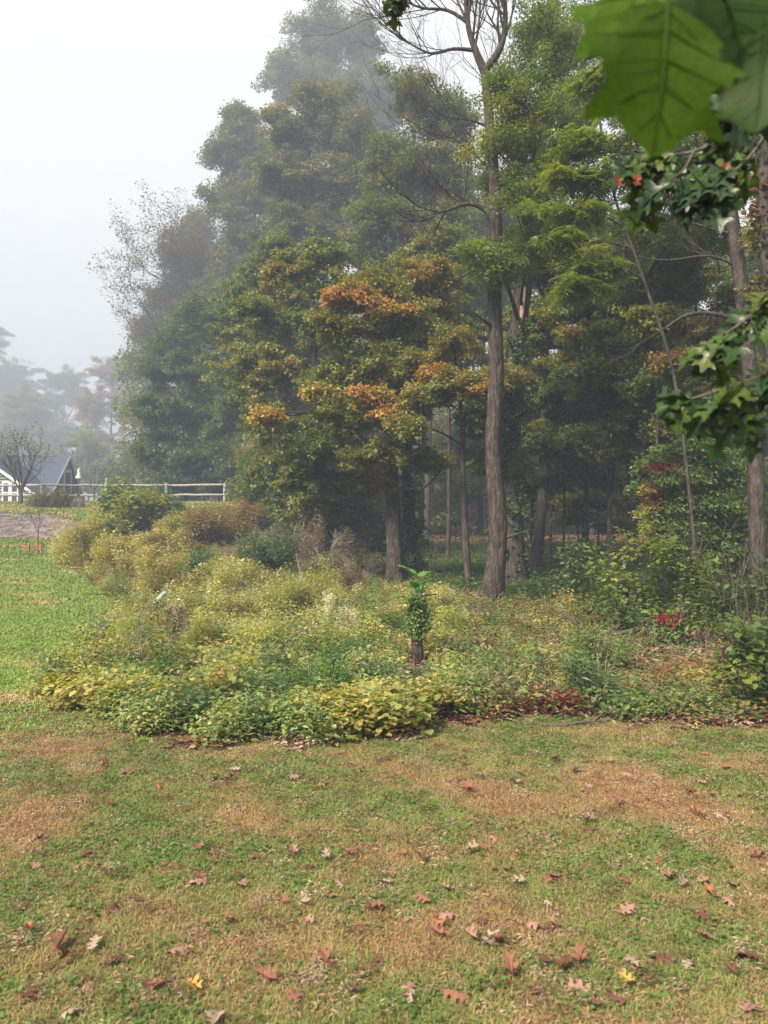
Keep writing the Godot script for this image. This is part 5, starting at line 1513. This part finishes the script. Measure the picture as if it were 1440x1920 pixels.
func make_lawn() -> void:
	rng.seed = 1234
	var lists := {}
	for k in ["grass0", "grass1", "rough0", "tall0", "clover0", "clover1"]:
		lists[k] = [[], PackedColorArray()]
	var near := 2.1
	for i in 165000:
		# evenly over the ground that shows, from the near edge to the bank
		var d := sqrt(lerpf(near * near, 85.0, rng.randf()))
		var x := rnd(-1.0, 1.0) * (0.56 * d + 1.8)
		if rng.randf() < smoothstep(6.2, 9.2, d) or inside(bank, x, -d, 0.3):
			continue
		var px := 720.0 + x / d * F       # where the worn patches lie is read off the photograph
		var py := 1000.0 + 1.6 * F / d
		var y := ground(x, -d)
		var v := dry_patch(x, -d, px, py) + rnd(-0.55, 0.55)
		var col: Color
		if v > 0.48: col = Color(0.36, 0.215, 0.11)
		elif v > 0.14: col = Color(0.31, 0.235, 0.105)
		elif v > -0.3: col = Color(0.225, 0.235, 0.08)
		else: col = Color(0.165, 0.22, 0.06)
		var b := rnd(0.75, 1.25)
		col = Color(col.r * b, col.g * b, col.b * b)
		var key := "grass%d" % (i % 2)
		if v < -0.1 and rng.randf() < 0.09:
			key = "clover%d" % (i % 2)
			col = Color(0.12, 0.2, 0.05) * rnd(0.8, 1.4)
			y += 0.022
		elif rng.randf() < 0.0:
			key = "tall0"
			col *= 0.95
		col.a = 1.0
		lists[key][0].append(Transform3D(Basis(Vector3.UP, rnd(0, TAU)).scaled(Vector3.ONE * rnd(0.75, 1.3)), Vector3(x, y, -d)))
		lists[key][1].append(col)
	# the mown slope on the left
	for i in 46000:
		var d := 5.6 + 38.0 * pow(rng.randf(), 1.25)
		var x := -rnd(0.12, 0.66) * d - rng.randf() * 1.2
		if rng.randf() > smoothstep(5.6, 9.6, d) or inside(bank, x, -d, 0.3) or inside(mulch, x, -d, 0.4):
			continue
		var v := patch.get_noise_2d(x * 7.0, d * 14.0) + rnd(-0.2, 0.2) + 0.35 * smoothstep(28.0, 34.0, d) - 0.12
		var col := Color(0.19, 0.28, 0.065).lerp(Color(0.32, 0.32, 0.11), clampf(0.35 + v * 0.8, 0, 1))
		if v > 0.42:
			col = Color(0.45, 0.34, 0.18)
		var b := rnd(0.8, 1.2)
		var sc := rnd(0.8, 1.3) * lerpf(0.9, 1.7, smoothstep(8, 35, d))
		lists["rough0"][0].append(Transform3D(Basis(Vector3.UP, rnd(0, TAU)).scaled(Vector3(sc, sc * 0.85, sc)), Vector3(x, ground(x, -d), -d)))
		lists["rough0"][1].append(Color(col.r * b, col.g * b, col.b * b))
	for k in lists:
		scatter("clover" if k.begins_with("clover") else "lawn_grass", C[k], M.leaf if k.begins_with("clover") else M.grass, lists[k][0], lists[k][1], self)
	# crumbs of dead leaf and straw in the turf
	var where := []
	var tint := PackedColorArray()
	for i in 5000:
		var d := sqrt(lerpf(near * near, 52.0, rng.randf()))
		var x := rnd(-0.56, 0.56) * d
		if inside(bank, x, -d, 0.3):
			continue
		where.append(Transform3D(Basis.from_euler(Vector3(rnd(-0.3, 0.3), rnd(0, TAU), rnd(-0.3, 0.3))).scaled(Vector3.ONE * rnd(0.12, 0.3)), Vector3(x, ground(x, -d) + 0.03, -d)))
		tint.append(hue("litter", Vector3(x, 0, -d), 0.1))
	scatter("leaf_crumbs", C.chips1, M.dead, where, tint, self)


# every larger fallen leaf that can be made out on the lawn, one object each
func make_fallen_leaves() -> void:
	var spots := [[145, 1484], [177, 1491], [300, 1483], [205, 1518], [83, 1575], [75, 1632], [152, 1615], [215, 1700], [240, 1695], [50, 1752], [20, 1780], [105, 1795], [130, 1800], [173, 1795], [235, 1803], [315, 1795], [170, 1863], [65, 1863], [150, 1905], [300, 1845], [305, 1862], [347, 1858, "yellow"], [360, 1600], [365, 1658], [390, 1660], [448, 1645], [462, 1662], [470, 1620], [520, 1702], [570, 1700], [430, 1730], [590, 1740], [560, 1675], [645, 1673], [635, 1690], [705, 1663], [720, 1712], [610, 1625], [590, 1632], [660, 1604], [550, 1612], [560, 1893], [520, 1850], [410, 1912], [620, 1830], [720, 1816], [645, 1870], [390, 1467], [418, 1465], [450, 1448], [560, 1462], [595, 1483], [30, 1712], [125, 1460], [187, 1440], [250, 1450],
		[865, 1406], [995, 1418], [860, 1437], [952, 1470], [885, 1491], [1047, 1427], [1075, 1455], [1107, 1430], [1148, 1434], [1110, 1480], [1103, 1494], [1155, 1514], [1188, 1458], [1236, 1475], [1233, 1514], [1307, 1496], [1340, 1496], [1292, 1530], [1335, 1530], [1370, 1530], [1380, 1497], [1323, 1475], [1330, 1418], [1355, 1445], [1092, 1560], [1115, 1542], [917, 1575], [920, 1595], [750, 1603], [737, 1648], [795, 1625], [875, 1606], [940, 1640], [918, 1630], [985, 1662], [848, 1678], [782, 1687], [860, 1726], [810, 1736], [920, 1733], [985, 1740], [840, 1768], [870, 1760], [930, 1768], [910, 1785], [1018, 1750], [1050, 1752], [1020, 1698], [1040, 1650], [1055, 1652], [1180, 1665], [1242, 1612], [1250, 1645], [1315, 1668], [1390, 1675], [1350, 1690], [1425, 1605], [1405, 1610], [1345, 1695], [1160, 1725], [1300, 1727], [1335, 1728], [1335, 1770], [1290, 1810], [1425, 1810], [1215, 1800], [1170, 1805], [1025, 1805], [1050, 1835], [1085, 1825], [1085, 1850], [1110, 1870], [1100, 1900], [960, 1850], [993, 1858], [830, 1870], [755, 1880], [770, 1876], [1190, 1862, "yellow"], [1175, 1895], [1395, 1910], [1385, 1840], [1275, 1675], [1230, 1455]]
	var shapes := []
	for i in 9:
		shapes.append(oak_leaf(300 + i, [0.15, 0.5, 0.9, 0.3, 0.6, 0.2, 1.1, 0.45, 0.1][i], [0.15, 0.55, 0.3, -0.5, 0.7, 0.25, 0.2, 0.8, -0.2][i], [0.3, -0.9, 0.5, 0.8, -0.6, 1.5, 0.3, -1.1, 0.4][i]))
	var state := ["flat", "curled", "folded", "arched", "curled", "twisted", "folded", "curled", "flat"]
	var tone := {"reddish brown": Color(0.22, 0.1, 0.07), "pinkish tan": Color(0.3, 0.175, 0.14), "dark brown": Color(0.12, 0.06, 0.04), "orange brown": Color(0.29, 0.13, 0.065), "pale grey tan": Color(0.33, 0.25, 0.2)}
	var names := tone.keys()
	rng.seed = 640
	var rows := {}
	for i in spots.size():
		var q: Array = spots[i]
		var k := rng.randi_range(0, 8)
		var c: String = ["reddish brown", "pinkish tan", "dark brown", "orange brown", "pale grey tan", "pinkish tan", "reddish brown", "dark brown", "reddish brown"][rng.randi_range(0, 8)]
		var p := land(q[0], q[1] + 4)
		var o := MeshInstance3D.new()
		o.mesh = shapes[k]
		o.name = numbered("fallen_leaf")
		add_child(o)
		var col: Color = tone[c]
		var word := c
		if q.size() > 2:
			col = Color(0.4, 0.26, 0.07)
			word = "yellow"
		o.material_override = tinted("dead", Color(col.r, col.g, col.b))
		var size := rnd(0.055, 0.1)
		var flip := PI if rng.randf() < 0.4 else 0.0
		o.transform = Transform3D((Basis(Vector3.UP, rnd(0, TAU)) * Basis(Vector3.RIGHT, -PI / 2 + rnd(-0.1, 0.12)) * Basis(Vector3(0, 1, 0), flip + rnd(-0.35, 0.35))).scaled(Vector3.ONE * size) * Basis.from_scale(Vector3(rnd(0.65, 1.1), 1, 1)), p + Vector3.UP * rnd(0.03, 0.042))
		var zone := "in the nearest strip of lawn"
		if q[1] < 1470: zone = "on the lawn close before the bank"
		elif q[1] < 1600: zone = "on the lawn's far middle band"
		elif q[1] < 1740: zone = "on the lawn's near middle band"
		var key := "%s %s oak leaf %s" % [state[k], word, zone]
		if not rows.has(key):
			rows[key] = []
		rows[key].append([q[0], o])
		tag(o, "", "leaf", "fallen oak leaves on the lawn")
	for key in rows:
		var l: Array = rows[key]
		l.sort_custom(func(a, b): return a[0] < b[0])
		var nth := ["leftmost", "second from left", "third from left", "fourth from left", "fifth from left", "sixth from left", "seventh from left"]
		for i in l.size():
			l[i][1].set_meta("label", key if l.size() == 1 else "%s, %s" % [key, nth[mini(i, 6)]])


# ---------------------------------------------------------------- the oak that hangs over the camera
func make_overhanging_oak() -> void:
	rng.seed = 900
	var base := Vector3(3.6, 0, -1.2)
	var o := thing("red_oak", base, "red oak whose leafy branches hang close overhead at the right", "tree")
	var s := Shape.new()
	var tl := smoothed([Vector3.DOWN * 0.1, Vector3(0.05, 1.5, 0), Vector3(0.1, 3.4, 0.05), Vector3(0.1, 6.5, 0.1)], 5)
	s.tube(tl, tapered(tl.size(), 0.22, 0.1), 14, Color.WHITE, 0.06, 0.4)
	part("trunk", s.done(), M.dark_bark, o)
	var kinds := []
	for i in 6:
		kinds.append(oak_leaf(500 + i, [0.12, 0.3, 0.05, 0.45, 0.2, 0.35][i], [-0.15, -0.3, 0.1, -0.35, -0.1, -0.25][i], [0.2, -0.3, 0.5, -0.5, 0.1, -0.2][i]))
	var greens := [Color(0.026, 0.065, 0.016), Color(0.036, 0.08, 0.014), Color(0.02, 0.05, 0.018), Color(0.055, 0.1, 0.014), Color(0.028, 0.056, 0.022), Color(0.085, 0.115, 0.016)]
	# branches: pixel polyline with depth, radius, leaves along it, leaf size
	var sprays := [
		{"p": [[1600, 230, 2.3], [1440, 245, 2.1], [1370, 255, 2.05], [1300, 285, 2.05], [1240, 290, 2.1], [1185, 282, 2.1]], "r": 0.009, "n": 36, "from": 0.2, "fall": 1.2},
		{"p": [[1185, 282, 2.1], [1190, 320, 2.1], [1200, 350, 2.12]], "r": 0.004, "n": 8, "from": 0.1, "fall": 1.4},
		{"p": [[1300, 285, 2.05], [1280, 320, 2.0], [1240, 350, 2.05]], "r": 0.004, "n": 7, "from": 0.2, "fall": 0.9},
		{"p": [[1440, 245, 2.1], [1400, 300, 2.0], [1350, 340, 2.0], [1320, 350, 2.0]], "r": 0.005, "n": 22, "from": 0.2, "fall": 0.7},
		{"p": [[1620, 420, 2.1], [1470, 520, 2.0], [1420, 580, 1.95], [1370, 620, 1.95], [1330, 640, 2.0]], "r": 0.008, "n": 18, "from": 0.25, "fall": 0.6},
		{"p": [[1600, 640, 2.1], [1470, 690, 1.95], [1400, 715, 1.9], [1340, 735, 1.9], [1290, 750, 1.95]], "r": 0.008, "n": 24, "from": 0.2, "fall": 0.7},
		{"p": [[1400, 715, 1.9], [1390, 750, 1.9], [1385, 780, 1.9]], "r": 0.004, "n": 6, "from": 0.1, "fall": 1.2},
		{"p": [[1560, 120, 1.7], [1440, 130, 1.5], [1390, 160, 1.5], [1370, 190, 1.5]], "r": 0.006, "n": 14, "from": 0.2, "fall": 0.9},
		{"p": [[1600, 20, 2.6], [1380, 60, 2.5], [1250, 90, 2.5], [1150, 90, 2.6]], "r": 0.007, "n": 26, "from": 0.25, "fall": 0.8},
		{"p": [[820, -140, 3.4], [770, -50, 3.3], [740, -12, 3.3]], "r": 0.005, "n": 12, "from": 0.6, "fall": 1.3},
	]
	for sp in sprays:
		var pts := []
		for q in sp.p:
			pts.append(at(q[0], q[1], q[2]) - base)
		var line := smoothed(pts, 4)
		var ts := Shape.new()
		ts.tube(line, tapered(line.size(), sp.r, sp.r * 0.35), 6, Color.WHITE, 0.06)
		part("twig", ts.done(), M.twig, o)
		for i in sp.n:
			var f: float = lerpf(sp.from, 1.0, (i + rnd(0, 0.8)) / sp.n) * (line.size() - 1)
			var k := mini(int(f), line.size() - 2)
			var pos := line[k].lerp(line[k + 1], f - k) + ball() * 0.015
			var dir: Vector3 = (line[k + 1] - line[k]).normalized() * 0.7 + ball() * 0.9 + Vector3.DOWN * sp.fall * rnd(0.5, 1.2)
			hang(o, kinds[rng.randi_range(0, 5)], pos, dir, Vector3(rnd(-0.8, 0.5), rnd(0.2, 1.0), rnd(0.0, 1.2)), rnd(0.085, 0.13), greens[rng.randi_range(0, 5)])
	for q in [[1165, 322, 2.1, 0.04], [1199, 322, 2.02, 0.035], [1365, 300, 2.0, 0.035]]:
		hang(o, kinds[1], at(q[0], q[1], q[2]) - base, Vector3(-0.3, -1, 0.1), Vector3(-0.2, 0.4, 1), q[3], Color(0.24, 0.05, 0.025))
	# thicker limbs that carry the twigs from the trunk
	for q in [[Vector3(0.1, 2.6, 0), at(1600, 230, 2.3) - base], [Vector3(0.1, 2.1, 0), at(1620, 420, 2.1) - base], [Vector3(0.08, 1.6, 0), at(1600, 640, 2.1) - base], [Vector3(0.1, 2.9, 0), at(1560, 120, 1.7) - base], [Vector3(0.1, 3.1, 0), at(1600, 20, 2.6) - base], [Vector3(0.1, 4.2, 0.05), at(820, -140, 3.4) - base]]:
		var ls := Shape.new()
		var mid: Vector3 = q[0].lerp(q[1], 0.5) + Vector3.UP * 0.12
		var ll := smoothed([q[0], mid, q[1]], 6)
		ls.tube(ll, tapered(ll.size(), 0.035, 0.009), 8, Color.WHITE, 0.06)
		part("branch", ls.done(), M.dark_bark, o)
	# the leaves that hang right before the lens
	var wide := [oak_leaf(600, 0.12, -0.15, 0.2, 0.18, 0.62), oak_leaf(601, 0.2, -0.25, -0.4, 0.18, 0.6), oak_leaf(602, 0.05, 0.1, 0.5, 0.18, 0.7)]
	var close := [[1262, -55, 0.82, Vector3(-0.12, -1, 0.05), Vector3(0.15, 0.1, 1), 0.175, Color(0.058, 0.115, 0.006)], [1375, -70, 0.95, Vector3(-0.25, -1, 0.0), Vector3(0.5, 0.2, 1), 0.15, Color(0.04, 0.085, 0.01)], [1440, 20, 0.9, Vector3(-0.15, -1, 0.1), Vector3(-0.3, 0.2, 1), 0.14, Color(0.03, 0.07, 0.012)], [1200, -80, 1.0, Vector3(-0.2, -1, 0.1), Vector3(-0.2, 0.3, 1), 0.14, Color(0.08, 0.16, 0.01)], [1320, -110, 0.9, Vector3(0.3, -1, 0.1), Vector3(0.1, 0.4, 1), 0.15, Color(0.03, 0.075, 0.015)], [1460, -60, 1.05, Vector3(-0.5, -1, 0), Vector3(0.2, 0.3, 1), 0.16, Color(0.028, 0.065, 0.012)]]
	for q in close:
		hang(o, wide[close.find(q) % 3], at(q[0], q[1], q[2]) - base, q[3], q[4], q[5], q[6], 1.25, "close")
	var ct := Shape.new()
	var cl := smoothed([at(1620, -260, 1.4) - base, at(1440, -110, 1.0) - base, at(1320, -90, 0.9) - base, at(1210, -75, 0.9) - base], 4)
	ct.tube(cl, tapered(cl.size(), 0.007, 0.003), 6)
	part("twig", ct.done(), M.twig, o)
	var cb := Shape.new()
	var cbl := smoothed([Vector3(0.1, 3.3, 0), Vector3(-1.0, 2.75, 0.1), at(1620, -260, 1.4) - base], 5)
	cb.tube(cbl, tapered(cbl.size(), 0.03, 0.007), 8)
	part("branch", cb.done(), M.dark_bark, o)


func hang(o: Node3D, mesh: Mesh, pos: Vector3, along: Vector3, face: Vector3, size: float, col: Color, wide := 0.84, mat := "glossy") -> void:
	var y := along.normalized()
	var x := y.cross(face.normalized()).normalized()
	var z := x.cross(y).normalized()
	var lf := part("leaf", mesh, tinted(mat, col), o)
	lf.transform = Transform3D(Basis(x * wide, y, z) * Basis.from_scale(Vector3.ONE * size), pos + y * size * 0.18)
